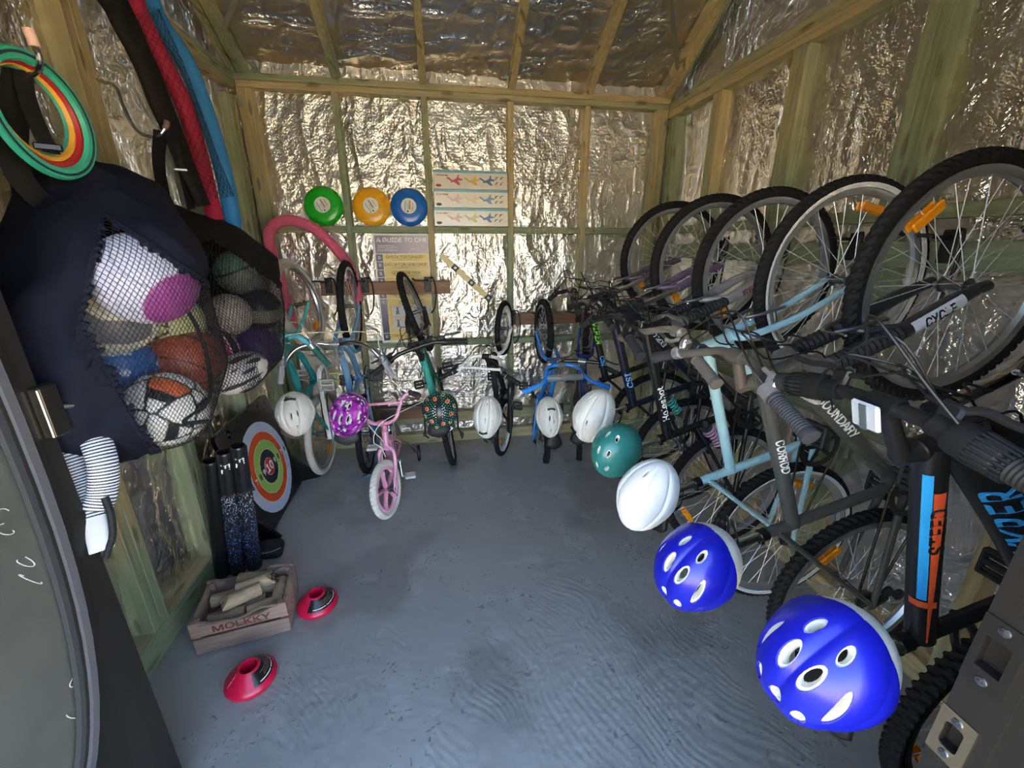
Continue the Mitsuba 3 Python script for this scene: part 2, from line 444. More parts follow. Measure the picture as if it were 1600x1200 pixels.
for x in (.012, 2.988):
    add('corner_plate', MB().box((x, D - .004, 2.52), (.045, .004, .03), Ry(.5)), PL, wb, smooth=False)

# front wall with the doorway (mostly beside and behind the camera)
fw = struct('wall_front', MB().box((.13, -.08, 1.34), (.3, .1, 2.68), None, .003), 'pine_z', smooth=False)
add('panel', MB().box((2.54, -.085, 1.34), (1.14, .07, 2.68), None, .003), 'pine_z', fw, smooth=False)
add('header', MB().box((1.12, -.08, 2.40), (1.7, .1, .56), None, .003), 'pine_x', fw, smooth=False)
# right door post with two strike plates
DP = 'door_paint'
post = m3.Manifold.cube([.10, .17, 2.12], False).translate([1.93, -.225, 0])
post = post - m3.Manifold.cube([.02, .03, .05]).translate([1.925, -.092, 1.095]) - m3.Manifold.cube([.02, .024, .045]).translate([1.925, -.088, .94]) - m3.Manifold.cube([.012, .12, 2.2]).translate([1.921, -.232, -.01])
dj = struct('trim_1', tri(post), DP, smooth=False, label='dark door post with two strike plates')
def plate(z0, z1, y0, y1, hole, mat, nm, x=1.93, round_=False):
    zc, yc = (z0 + z1) / 2, (y0 + y1) / 2
    P_ = Polygon([(y0, z0), (y1, z0), (y1, z1), (y0, z1)])
    h = Polygon([(hole[0], hole[2]), (hole[1], hole[2]), (hole[1], hole[3]), (hole[0], hole[3])])
    if round_:
        h = h.buffer(-.006).buffer(.006)
    k = add(nm, MB().poly(P_.difference(h), .0022, (x, 0, 0), -yy * -1, zz).map(lambda v: v * [1, 1, 1] - [0.0024, 0, 0]), mat, dj, smooth=False)
    for zq in (z0 + .012, z1 - .012):
        m = MB().lathe([(0, .0045), (.006, .0040), (.0075, 0)], (x - .0005, yc, zq), -xx, 14)
        m.box((x - .0052, yc, zq), (.0012, .008, .0014)).box((x - .0052, yc, zq), (.0012, .0014, .008))
        add('screw', m, STEEL, k)
plate(.918, 1.004, -.096, -.054, (-.086, -.064, .94, .984), M('#b3a58a', .4, 1), 'strike_plate', round_=True)
plate(1.066, 1.176, -.100, -.055, (-.091, -.064, 1.095, 1.146), M('#242220', .45, .3), 'strike_plate')

# left door leaf, swung into the shed, its oval glazed panel
HG, FE = np.array([.30, -.06, 0]), np.array([.36, .62, 0])
dl = unit(FE - HG); dn = np.array([dl[1], -dl[0], 0])          # dn looks to the doorway side
LL = .70
def LF(s, z, n=0.0):
    return HG + dl * s + zz * z + dn * n
oval = lambda a, b, n=56, e=2.35: [(0.34 + a * abs(math.cos(t)) ** (2 / e) * np.sign(math.cos(t)), 1.30 + b * abs(math.sin(t)) ** (2 / e) * np.sign(math.sin(t))) for t in np.linspace(0, 2 * PI, n, endpoint=False)]
leafp = Polygon([(0, .01), (LL, .01), (LL, 2.03), (0, 2.03)]).difference(Polygon(oval(.275, .93)))
dr1 = struct('door_1', MB().poly(leafp, .042, LF(0, 0, -.042), dl, zz), DP, smooth=False, label='dark door leaf swung into the shed')
def ring(a0, a1, h, n0):
    return MB().poly(Polygon(oval(a1, a1 + .655)).difference(Polygon(oval(a0, a0 + .655))), h, LF(0, 0, n0), dl, zz)
add('moulding', ring(.275, .318, .008, .0), DP, dr1, smooth=False)
add('moulding', ring(.282, .300, .016, .0), M('#57585c', .35), dr1, smooth=False)
add('glazing_bead', ring(.262, .282, .012, -.006), M('#3c3d40', .4), dr1, smooth=False)
PM('etched_glass', lambda p, n, uv: mix((0.065, 0.068, 0.06), (0.115, 0.118, 0.105), fbm(p.x * 5, p.y * 7, p.z * 5, octaves=3)), rough=0.3, cc=.6)
gl = add('glass', MB().poly(Polygon(oval(.278, .933)), .004, LF(0, 0, -.016), dl, zz), 'etched_glass', dr1, smooth=False)
sc = MB()
for k, (s0, z0) in enumerate(((.552, 1.12), (.545, .66))):
    for j in range(5):
        t = np.linspace(0, 4.6, 26)
        r = .022 * (1 - t / 6.2)
        if (k + j) % 3 == 2:
            continue
        sc.tube(np.array([LF(s0 + .012 * math.sin(j * 2.3 + k) + a * math.cos(b * (1 if j % 2 else -1) + j * 1.7), z0 - .038 * j + (.8 + .25 * j) * a * math.sin(b + j), -.0115) for a, b in zip(r, t)]), .0011, 5)
add('scroll', sc, M('#b9bab6', .6), gl)
lk = add('lock_plate', MB().box(LF(.700, 1.29, .006), (.044, .118, .030), np.stack([dl, zz, dn], 1), .004), M('#4a4642', .35, .8), dr1, smooth=False)
add('edge', MB().box(LF(.677, 1.29, .012), (.006, .112, .02), np.stack([dl, zz, dn], 1), .002), M('#c9c4ba', .3, 1), lk, smooth=False)
hd = MB().tube([LF(.64, 1.265, -.04), LF(.64, 1.265, -.09)], .011, 12).tube(spline([LF(.64, 1.265, -.085), LF(.68, 1.267, -.088), LF(.76, 1.262, -.082)], 6), [.009] * 12 + [.007], 12)
hd.tube([LF(.72, 1.292, .012), LF(.755, 1.285, .03)], .007, 10)
add('door_handle', hd, STEEL, dr1)

# ------------------------------------------------------------------ bikes
WM = {'R': np.array([[0, 0, -1], [0, 1, 0], [1, 0, 0]], float), 'B': np.array([[0, -1, 0], [0, 0, -1], [1, 0, 0]], float), 'F': np.eye(3)}

class Bike:
    """A bike in its own axes (u forward, l left, v up; origin at the front axle), placed by A and the wall that it hangs on."""
    def __init__(b, base, label, group, A, wall, yaw=0.0, roll=0.0, pitch=0.0, steer=0.0, **kw):
        b.key = thing(base, label, 'bicycle', group)
        b.A = np.asarray(A, float)
        b.R = Rz(yaw) @ Ry(0) @ (Raxis(yy if wall == 'B' else xx, roll) if roll else np.eye(3)) @ WM[wall]
        if pitch:
            b.R = b.R @ Ry(pitch)
        s = dict(rf=.335, rr=.335, tw=.05, wb=1.05, fl=.45, off=.04, ht=.13, stem=.09, rise=.03, bar='flat', barw=.62, sweep=.06, ha=70, cs=.43, bbd=.03, sa=73, st=.42, sad=.60,
                 fork='rigid', frame='diamond', fc='#222222', fkc=None, rimc='#9a9ca0', tyrec=None, knob=.003, rows=4, barc='#1c1c1d', gripc='#1e1e1f', stemc='#1c1c1d', seatc='#171717', tr=.019, dr=.021,
                 crank=.9, pedc='#2a2a2b', spokes=32, refl=True, guard=None, fend=None, ttd=.02, ped=True, saddle=True, lever=True, whitewall=None, spring=None, cables=True, mud=None, hubc='#85878a', decal=None, ttc=None, sw=1.0, spokec=None)
        s.update(kw)
        b.s = type('S', (), s)
        s = b.s
        ha, sa = math.radians(s.ha), math.radians(s.sa)
        sx, nx_ = np.array([-math.cos(ha), 0, math.sin(ha)]), np.array([math.sin(ha), 0, math.cos(ha)])
        b.sx, b.nx = sx, nx_
        base_ = -s.off * nx_
        b.cr = base_ + sx * s.fl
        b.h0 = b.cr + sx * .015
        b.h1 = b.h0 + sx * s.ht
        b.clamp = b.h1 + sx * .03 + nx_ * s.stem + sx * s.rise
        b.ra = np.array([-s.wb, 0, s.rr - s.rf])
        b.bb = b.ra + np.array([math.sqrt(s.cs ** 2 - s.bbd ** 2), 0, -s.bbd])
        b.sd = np.array([-math.cos(sa), 0, math.sin(sa)])
        b.stt = b.bb + b.sd * s.st
        b.sadp = b.bb + b.sd * s.sad
        b.Rs = Raxis(sx, steer)
        b.steer = steer
        b.build()
    def w(b, v, steer=False):
        v = np.asarray(v, float)
        if steer and b.steer:
            v = (v - b.h0) @ b.Rs.T + b.h0
        return v @ b.R.T + b.A
    def add(b, name, mb, mat, parent=None, steer=False, smooth=35, label=None):
        m = mb.tm()
        m.vertices = b.w(m.vertices, steer)
        return add(name, m, mat, parent or b.key, smooth, label)

    def wheel(b, name, c, r, steer, front):
        s = b.s
        k = name_of(name, b.key)
        L = np.array([0, 1.0, 0])
        tw = s.tw
        N = 4 * (s.knobs if hasattr(s, 'knobs') else int(r * 230))
        S = 16
        th = np.arange(N) * 2 * PI / N
        ph = (np.arange(S)) * 2 * PI / S
        R0 = r - tw / 2
        TH, PH = np.meshgrid(th, ph, indexing='ij')
        rad = np.full_like(TH, tw / 2)
        lug = (np.cos(PH) > .30)
        row = np.floor((PH + PI / S) / (2 * PI / S)).astype(int)
        pat = ((np.arange(N)[:, None] // 2 + (row // 2)) % 2 == 0)
        rad = rad - s.knob + s.knob * (lug & pat)
        rad = np.where(lug, rad, np.minimum(rad, tw / 2 - s.knob * .5))
        rr_ = R0 + rad * np.cos(PH)
        P = np.stack([c[0] + rr_ * np.cos(TH), c[1] + rad * np.sin(PH) * .95, c[2] + rr_ * np.sin(TH)], -1)
        i = np.arange(N * S).reshape(N, S)
        f = np.stack([i, np.roll(i, -1, 1), np.roll(np.roll(i, -1, 0), -1, 1), np.roll(i, -1, 0)], -1).reshape(-1, 4)
        b.add('tyre', MB().raw(P.reshape(-1, 3), f), M(s.tyrec, .75) if s.tyrec else RUB, k, steer, smooth=40)
        ri = r - tw
        w2 = max(tw * .28, .009)
        prof = [(ri + .010, w2), (ri + .002, w2 + .002), (ri - .012, w2 * .9), (ri - .017, 0), (ri - .012, -w2 * .9), (ri + .002, -w2 - .002), (ri + .010, -w2)]
        b.add('rim', MB().lathe(prof, c, L, 72, True), M(s.rimc, .32, .85 if s.rimc not in ('#e8e8e6', '#f0b9cc') else 0), k, steer)
        if s.whitewall:
            m = MB()
            for sg in (-1, 1):
                m.lathe([(ri + .014, sg * tw * .43), (ri + .022, sg * tw * .488), (ri + .008, sg * tw * .36)], c, L, 64)
            b.add('whitewall', m, M(s.whitewall, .7), k, steer)
        fl_ = .030 if front else .034
        hub = MB().lathe([(0, -.052), (.006, -.052), (.006, -fl_ - .004), (.021, -fl_ - .003), (.021, -fl_ + .002), (.013, -fl_ + .006), (.013, fl_ - .006), (.021, fl_ - .002), (.021, fl_ + .003), (.006, fl_ + .004), (.006, .052), (0, .052)], c, L, 20)
        for sg in (-1, 1):
            hub.lathe([(0, sg * .064), (.009, sg * .064), (.009, sg * .052), (0, sg * .052)], c, L, 6)
        if not front:
            hub.lathe([(0, -.044), (.028, -.044), (.034, -.040), (.034, -.028), (0, -.026)], c, L, 24)
        b.add('hub', hub, M(s.hubc, .35, 1), k, steer)
        n = s.spokes
        if n:
            m = MB()
            rs = .0014 * s.sw
            for q in range(n):
                sg = 1 if q % 2 else -1
                a0 = 2 * PI * q / n
                a1 = a0 + (.42 if (q // 2) % 2 else -.42) * (1.0 if r > .2 else .7)
                p0 = c + np.array([.019 * math.cos(a1), sg * fl_, .019 * math.sin(a1)])
                p1 = c + np.array([(ri - .012) * math.cos(a0), sg * .003, (ri - .012) * math.sin(a0)])
                m.tube([p0, p1], rs, 4, cap=False)
            b.add('spoke', m, M(s.spokec, .35, .6) if s.spokec else M('#cfd1d3', .45, .6), k, steer, smooth=False)
        else:
            m = MB()
            for q in range(5):
                a = 2 * PI * q / 5 + .3
                d = np.array([math.cos(a), 0, math.sin(a)])
                m.tube([c + d * .012, c + d * (ri * .5), c + d * (ri - .006)], [.017, .014, .021], 8, flat=.6)
            b.add('spoke', m, M(s.spokec or '#c98aa5', .4), k, steer)
        if s.refl:
            a = s.refl if isinstance(s.refl, float) else 2.2
            d = np.array([math.cos(a), 0, math.sin(a)]); t = np.array([-math.sin(a), 0, math.cos(a)])
            cc = c + d * (ri - .05)
            m = MB()
            for sg in (-1, 1):
                m.box(cc + np.array([0, sg * .010, 0]), (.026, .008, .095 * r / .335), np.stack([d, L, t], 1), .003)
            b.add('reflector', m, AMBER, k, steer, smooth=False)
        return k

    def build(b):
        s = b.s
        sx, nx_ = b.sx, b.nx
        O = np.zeros(3)
        Y = np.array([0, 1.0, 0])
        b.fwk = b.wheel('front_wheel', O, s.rf, True, True)
        b.rwk = b.wheel('rear_wheel', b.ra, s.rr, False, False)
        FC = M(s.fc, .3, .1, .5)
        FK = M(s.fkc or s.fc, .3, .1, .5)
        hw = .054 if s.tw > .03 else .045
        # fork
        if s.fork == 'susp':
            top = b.cr; legs = MB(); boots = []; st_ = []; crown = MB()
            mid = O - nx_ * (s.off - .012) + sx * (s.fl * .52)
            for sg in (-1, 1):
                hl = Y * sg * (hw + .012)
                p = [O + hl * .96, O + hl + sx * .05 - nx_ * .004, mid + hl, ]
                legs.tube([p[0] - sx * .015, p[0] + sx * .03, p[1] + sx * .05, p[2]], [.014, .016, .0195, .021], 14)
                st_.append(MB().tube([p[2], top + hl], .0135, 12))
                if s.boot:
                    q = np.linspace(0, 1, 25)
                    boots.append(MB().tube([p[2] + (top + hl * 1 - p[2]) * (.02 + .86 * t) for t in q], [.0205 + .0035 * (i % 2) for i in range(25)], 14))
                crown.tube([top + hl + sx * .012, top + hl - sx * .028], .0215, 14)
            arc = [mid + Y * sg * (hw + .012) + sx * (.0 if abs(sg) == 1 else .075) + nx_ * (0.014 if abs(sg) == 1 else .028) for sg in (-1, -.55, 0, .55, 1)]
            legs.tube(spline(arc, 6), .0105, 10, flat=1.4)
            fk = b.add('fork', legs, FK, None, True)
            for m_ in st_:
                b.add('stanchion', m_, CHROME, fk, True)
            for m_ in boots:
                b.add('boot', m_, M('#202022', .7), fk, True, smooth=20)
            crown.box(top - sx * .006, (.04, 2 * hw + .03, .030), np.stack([nx_, Y, sx], 1), .008)
            b.add('crown', crown, M(s.crownc if hasattr(s, 'crownc') else '#5d5f62', .3, .8), fk, True)
            if s.fdecal:
                txt, colr, size, panel = s.fdecal
                for sg in (-1, 1):
                    tm_ = MB(); pm = MB()
                    hl = Y * sg * (hw + .012)
                    a_, e_ = O + hl + sx * .06, mid + hl
                    if panel:
                        for qq in (0,):
                            n_ = 9
                            for i in range(1):
                                side = Y * sg
                                arcs = np.linspace(-.95, .95, n_)
                                d = unit(e_ - a_); yy_ = np.cross(side, d)
                                G = np.array([[a_ + (e_ - a_) * (.10 + .8 * u) + .0222 * (math.cos(t) * side + math.sin(t) * yy_) for t in arcs] for u in np.linspace(0, 1, 5)])
                                pm.grid(G, flip=False)
                    tube_text(tm_, txt, size, a_, e_, .0224, Y * sg, at=.5, stretch=.82, flip=(sg < 0))
                    if panel:
                        b.add('decal', pm, M(panel, .4), fk, True)
                    b.add('decal', tm_, M(colr, .4), fk, True, smooth=False)
        else:
            legs = MB()
            for sg in (-1, 1):
                hl = Y * sg
                path = spline([O + hl * (hw + .004), O + hl * (hw + .004) + sx * .05 - nx_ * .012, b.cr * .55 - nx_ * .02 + hl * hw, b.cr + hl * (hw - .004) - sx * .03, b.cr + hl * (hw * .55) + sx * .0, b.cr], 6)
                legs.tube(path, np.linspace(.0085, .0155, len(path)), 12)
                legs.box(O + hl * (hw + .004), (.03, .005, .02), np.stack([sx, Y, nx_], 1), .001)
            fk = b.add('fork', legs, FK, None, True)
        if s.vb:
            m = MB()
            rp = b.cr * ((s.rf - s.tw - .004) / np.linalg.norm(b.cr))
            for sg in (-1, 1):
                m.tube(spline([rp * .90 + Y * sg * .042 + nx_ * .03, rp + Y * sg * .040 + nx_ * .036, rp + sx * .06 + Y * sg * .034 + nx_ * .038, rp + sx * .10 + Y * sg * .018 + nx_ * .04], 4), .0062, 8)
                m.box(rp + Y * sg * .026 + nx_ * .012, (.05, .012, .012), np.stack([nx_, Y, sx], 1), .003)
            m.tube(spline([rp + sx * .10 + Y * .02 + nx_ * .04, rp + sx * .105 + nx_ * .04, rp + sx * .10 - Y * .03 + nx_ * .04, rp + sx * .12 - Y * .07 + nx_ * .05], 4), .003, 6)
            b.add('brake', m, ALU, fk, True)
        # frame
        fr = MB()
        fr.tube([b.h0 - sx * .004, b.h0, b.h0 + sx * .012, b.h1 - sx * .012, b.h1, b.h1 + sx * .004], [.021, .0235, .0205, .0205, .0235, .021], 18)
        tt0 = b.h1 - sx * .03
        dt0 = b.h0 + sx * .025
        ttj = b.stt - b.sd * s.ttd
        fr.tube([b.bb, b.stt + b.sd * .015], .0165, 16)
        fr.tube([b.bb - Y * .036, b.bb + Y * .036], .0205, 18)
        if s.frame == 'curved':
            fr.tube(spline([tt0, tt0 * .6 + ttj * .4 - b.sd * .05, ttj * .8 + tt0 * .2 - b.sd * .045, ttj], 8), s.tr, 14)
            fr.tube(spline([dt0, dt0 * .6 + b.bb * .4 - b.sd * .06, b.bb * .75 + dt0 * .25 - b.sd * .03, b.bb], 8), s.dr, 14)
        elif s.frame == 'full':
            fr.tube(spline([tt0, tt0 * .5 + ttj * .5 + nx_ * -.01, ttj], 6), s.tr, 16)
            fr.tube(spline([dt0, dt0 * .5 + b.bb * .5, b.bb + b.sd * .01], 6), s.dr, 16)
        else:
            fr.tube([tt0, ttj], s.tr, 16)
            fr.tube([dt0, b.bb], s.dr, 16)
            fr.tube([ttj - b.sd * .012, ttj + b.sd * .02], .0185, 16)
        b.ttl, b.dtl = (tt0, ttj), (dt0, b.bb)
        yr = hw + .012
        ssj = (b.stt - b.sd * .03) if s.frame != 'full' else (b.bb + b.sd * s.st * .62)
        for sg in (-1, 1):
            fr.tube(spline([b.bb + Y * sg * .026, b.bb * .65 + b.ra * .35 + Y * sg * .042, b.ra + Y * sg * yr], 4), [.0115] * 4 + [.0105] * 4 + [.009], 10)
            fr.tube(spline([ssj + Y * sg * .014, ssj * .6 + b.ra * .4 + Y * sg * .045, b.ra + Y * sg * yr], 4), [.0088] * 8 + [.0075], 10)
            fr.box(b.ra + Y * sg * yr, (.03, .005, .03), None, .002)
        b.fr = b.add('frame', fr, FC)
        if s.ttc:
            b.add('top_tube', MB().tube([tt0 + (ttj - tt0) * .04, ttj - (ttj - tt0) * .03], s.tr + .0012, 18), M(s.ttc, .3, .1, .5), b.fr)
        if s.spring:
            a_ = b.bb + b.sd * s.st * .55 + np.array([.015, 0, 0]) if not hasattr(s, 'spr') else None
            p0 = b.stt * .45 + b.bb * .55 + np.array([.045, 0, .01]); p1 = p0 + unit(np.array([-.75, 0, -.35])) * .165 + np.array([0, 0, -.0])
            if hasattr(s, 'sprp'):
                p0, p1 = [np.asarray(x, float) for x in s.sprp]
                p0 = b.bb + p0; p1 = b.bb + p1
            d = unit(p1 - p0); L_ = np.linalg.norm(p1 - p0)
            e1 = unit(np.cross(d, Y)); t = np.linspace(0, 1, 150)
            helix = p0 + d * (.24 + .60 * t)[:, None] * L_ + .0255 * (np.cos(t * 2 * PI * 6)[:, None] * e1 + np.sin(t * 2 * PI * 6)[:, None] * np.cross(d, e1))
            sp = b.add('shock_spring', MB().tube(helix, .0058, 8), M(s.spring, .35, 0, .4), b.fr)
            m = MB().tube([p0, p1], .008, 12)
            for t0 in (.13, .165, .20, .86):
                m.lathe([(0, 0), (.026, 0), (.026, .006), (0, .006)], p0 + d * L_ * t0, d, 22)
            m.tube([p0 - Y * .02, p0 + Y * .02], .012, 12).tube([p1 - Y * .02, p1 + Y * .02], .012, 12)
            b.add('shock_body', m, STEEL, sp)
        for dc in (s.decal or ()):
            b.decal(*dc)
        # seat post, saddle
        b.add('seatpost', MB().tube([b.stt - b.sd * .05, b.sadp - b.sd * .035], .0135, 14), CHROME if s.seatc != 'x' else BLK)
        b.add('seat_clamp', MB().tube([b.stt + b.sd * .0, b.stt + b.sd * .024], .0195, 16).box(b.stt + b.sd * .012 - np.array([.024, 0, 0]), (.02, .016, .016), None, .003), M('#3a3b3d', .35, .9))
        if s.saddle:
            b.saddle()
        # crank set
        m = MB()
        ca = s.crank
        rc = .085 if s.rf > .29 else .06
        ar = .17 if s.rf > .29 else .115
        cb = b.bb - Y * .048
        n = 72
        t = np.arange(n) * 2 * PI / n
        pts = [((rc + .004 * (i % 2)) * math.cos(a), (rc + .004 * (i % 2)) * math.sin(a)) for i, a in enumerate(t)]
        rg = Polygon(pts).difference(Point(0, 0).buffer(rc * .78))
        for q in range(5):
            a = 2 * PI * q / 5
            rg = rg.union(Polygon([(-.008, 0), (.008, 0), (.007, rc * .82), (-.007, rc * .82)]) if q == 0 else Polygon([(x * math.cos(a) - y * math.sin(a), x * math.sin(a) + y * math.cos(a)) for x, y in ((-.008, 0), (.008, 0), (.007, rc * .82), (-.007, rc * .82))]))
        m.poly(rg, .003, cb, np.array([1.0, 0, 0]), np.array([0, 0, 1.0]))
        pe = []
        for sg, o in ((-1, 0), (1, PI)):
            d = np.array([math.cos(ca + o), 0, math.sin(ca + o)])
            p0 = b.bb + Y * sg * .058; p1 = p0 + d * ar + Y * sg * .012
            m.tube([p0, p0 * .5 + p1 * .5, p1], [.0135, .010, .0115], 12, flat=.75)
            m.tube([p0 - Y * sg * .05, p0 + Y * sg * .012], .011, 12)
            pe.append((p1, sg))
        ck = b.add('crankset', m, M('#4b4d50', .35, .9) if not s.guard else CHROME)
        if s.guard:
            gm = MB()
            for rr in (rc + .022,):
                gm.lathe([(rr - .012, 0), (rr, 0), (rr, .01), (rr - .012, .01)], cb - Y * .012, Y, 40, True)
            path = spline([b.bb + np.array([.10, -.062, 0]), b.bb + np.array([.05, -.062, .085]), b.ra * .5 + b.bb * .5 + np.array([0, -.062, .06]), b.ra + np.array([-.03, -.062, .035])], 6)
            gm.tube(path, .016, 10, flat=.45, up=np.array([0, 0, 1.0]))
            b.add('chain_guard', gm, M(s.guard, .35, 0, .3))
        if s.ped:
            for p1, sg in pe:
                pm = MB()
                pl, pw = (.095, .07) if s.rf > .29 else (.075, .055)
                c = p1 + Y * sg * (.018 + pl / 2)
                for q in (-1, 1):
                    pm.box(c + np.array([q * pw / 2, 0, 0]), (.012, pl, .022), None, .004)
                    pm.box(c + Y * q * (pl / 2 - .006), (pw, .012, .022), None, .004)
                pm.box(c, (.018, pl, .018), None, .004).box(c + np.array([.02, 0, 0]), (.006, pl, .012), None, .002).box(c - np.array([.02, 0, 0]), (.006, pl, .012), None, .002)
                pm.tube([p1, c], .007, 10)
                pk = b.add('pedal', pm, M(s.pedc, .5), ck, smooth=False)
        # chain
        g = .033
        dd = unit(b.ra - b.bb); u_ = np.array([-dd[2], 0, dd[0]])
        loop = []
        for a in np.linspace(-PI / 2, PI / 2, 9):
            loop.append(cb - dd * rc * math.cos(a) + u_ * rc * math.sin(a))
        for a in np.linspace(PI / 2, 3 * PI / 2, 7):
            loop.append(b.ra - Y * .038 - dd * g * math.cos(a) + u_ * g * math.sin(a))
        b.add('chain', MB().tube(np.array(loop), .0042, 6, closed=True), M('#3d3a36', .45, .8))
        if s.gears:
            dp = b.ra + np.array([.02, -.055, -.06])
            dm = MB().tube(spline([b.ra + np.array([.0, -.06, -.012]), dp + np.array([-.015, 0, .02]), dp], 4), .011, 10)
            for o in ((0, 0), (-.02, -.05)):
                dm.lathe([(0, -.005), (.02, -.005), (.02, .005), (0, .005)], dp + np.array([o[0] + .02, 0, o[1]]), Y, 14)
            b.add('derailleur', dm, M('#3a3b3e', .4, .7))
        for fd in (s.fend or ()):
            b.fender(*fd)
        # steerer, stem, bar
        b.handlebar()

    def decal(b, txt, h, where, at, colr, side=-1, stretch=1.0, shear=0.0, flip=False):
        a_, e_ = {'tt': b.ttl, 'dt': b.dtl, 'st': (b.stt, b.bb), 'ht': (b.h1, b.h0)}[where]
        r = {'tt': b.s.tr, 'dt': b.s.dr, 'st': .0165, 'ht': .0205}[where] + .0014
        sd = np.array([0, float(side), 0]) if np.ndim(side) == 0 else np.asarray(side, float)
        b.add('decal', tube_text(MB(), txt, h, a_, e_, r, sd, at, stretch=stretch, shear=shear, flip=flip), M(colr, .4), b.fr, smooth=False)

    def stripe(b, where, colr, t0, t1, a0, a1, rad=None):
        """A coloured band along a frame tube between the angles a0 and a1 about its axis (0 = right-hand side)."""
        p, q = {'tt': b.ttl, 'dt': b.dtl, 'st': (b.stt, b.bb)}[where]
        r = (rad or {'tt': b.s.tr, 'dt': b.s.dr, 'st': .0165}[where]) + .0011
        d = unit(q - p); sd = np.array([0, -1.0, 0]); u = np.cross(d, sd)
        def AR(a, t):
            return a[0] + (a[1] - a[0]) * t if np.ndim(a) else a
        G = np.array([[p + (q - p) * t + r * (math.cos(x) * sd + math.sin(x) * u) for x in np.linspace(AR(a0, (t - t0) / (t1 - t0)), AR(a1, (t - t0) / (t1 - t0)), 8)] for t in np.linspace(t0, t1, 12)])
        b.add('decal', MB().grid(G), M(colr, .35), b.fr)

    def saddle(b):
        s = b.s
        n, k = 15, 14
        L_ = .27 if s.rf > .25 else .22
        wr_ = .075 if s.rf > .25 else .062
        P = []
        for i in range(n):
            t = i / (n - 1)
            u = b.sadp[0] - L_ * .55 + L_ * t
            w_ = wr_ * (1 - smooth01((t - .12) / .62)) + .019 * smooth01((t - .12) / .62)
            e = math.sin(PI * min(1, (t + .02) * 6) / 2) * (1 if t < .94 else .6)
            w_ = max(w_ * e, .004)
            z = b.sadp[2] + .012 * (1 - 2 * t) ** 2 + .012 * (1 - t)
            P.append([[u, w_ * math.cos(a), z + (.020 if math.sin(a) > 0 else .028 * (w_ / wr_)) * math.sin(a) * e] for a in np.linspace(0, 2 * PI, k, endpoint=False)])
        P = np.array(P)
        P = np.concatenate([P, P[:, :1]], 1)
        m = MB().grid(P)
        c0, c1 = P[0, :-1].mean(0), P[-1, :-1].mean(0)
        for ring_, c in ((P[0], c0), (P[-1], c1)):
            v = np.vstack([ring_[:-1], c]); q = np.arange(k)
            m.raw(v, np.stack([q, (q + 1) % k, np.full(k, k)], 1))
        sk = b.add('saddle', m, M(s.seatc if s.seatc != 'x' else '#171717', .55), smooth=50)
        rl = MB()
        for sg in (-1, 1):
            rl.tube(spline([b.sadp + np.array([-.11, sg * .03, -.01]), b.sadp + np.array([-.05, sg * .022, -.035]), b.sadp + np.array([.05, sg * .022, -.035]), b.sadp + np.array([.12, sg * .008, -.01])], 4), .0035, 6)
        rl.box(b.sadp + np.array([0, 0, -.036]), (.04, .06, .022), None, .004)
        b.add('rail', rl, STEEL, sk)

    def fender(b, front, a0, a1, colr, width=.055):
        s = b.s
        c = np.zeros(3) if front else b.ra
        r = (s.rf if front else s.rr) + .012
        G = np.array([[c + np.array([(r + .012 * (1 - x * x)) * math.cos(a), x * width / 2, (r + .012 * (1 - x * x)) * math.sin(a)]) for x in np.linspace(-1, 1, 9)] for a in np.linspace(a0, a1, 22)])
        b.add('fender', MB().grid(G), M(colr, .3, .1, .5), None, front)

    def handlebar(b):
        s = b.s
        sx, nx_, Y = b.sx, b.nx, np.array([0, 1.0, 0])
        top = b.h1 + sx * .03
        st = MB().tube([b.h1 + sx * .003, b.h1 + sx * .012, top + sx * .01], [.022, .019, .0165], 16)
        cl = b.clamp
        st.tube([top, top + (cl - top) * .5, cl], [.0165, .0145, .0155], 14)
        st.tube([cl - Y * .024, cl + Y * .024], .0195, 16)
        b.add('stem', st, M(s.stemc, .35, .7 if s.stemc[1] in '6789abc' else .1), None, True)
        hw = s.barw / 2
        k = s.bar
        up = sx
        bk = np.array([-1.0, 0, 0]) * (1 if not hasattr(s, 'bkdir') else s.bkdir)
        if k == 'flat':
            half = [(0, 0, 0), (.06, 0, 0), (.12, .004, .004), (hw * .55, s.sweep * .3, .006), (hw, s.sweep, .01)]
        elif k == 'riser':
            half = [(0, 0, 0), (.05, 0, 0), (.09, .004, .012), (.15, .010, .05), (.19, .016, .056), (hw, s.sweep, .06)]
        elif k == 'cruiser':
            half = [(0, 0, 0), (.04, .0, .0), (.10, -.015, .015), (.19, -.01, .055), (.25, .05, .07), (hw, .13, .06), (hw + .015, s.sweep + .12, .05)]
        elif k == 'bmx':
            half = [(0, 0, 0), (.05, 0, 0), (.10, .0, .03), (.135, .01, .12), (.16, .02, .155), (.2, .03, .165), (hw, s.sweep, .17)]
        pr = [cl + Y * x + bk * z_ + up * u for x, z_, u in half]
        pl = [cl - Y * x + bk * z_ + up * u for x, z_, u in half]
        path = spline(list(reversed(pl[1:])) + pr, 6)
        br = .0125 if k != 'bmx' else .0115
        bm = MB().tube(path, br, 14)
        if k == 'bmx':
            i = 3
            bm.tube([pl[3], pr[3]], .0095, 12)
        hb = b.add('handlebar', bm, M(s.barc, .3, .8 if s.barc[1] in '789abc' and s.barc not in ('#c8cbd0',) else .0, .3) if s.barc != 'chrome' else CHROME, None, True)
        b.hbk = hb
        if hasattr(s, 'pad'):
            b.add('crossbar_pad', MB().tube([pl[3] * .92 + pr[3] * .08, pl[3] * .08 + pr[3] * .92], .021, 14), M(s.pad, .3, .8), hb, True)
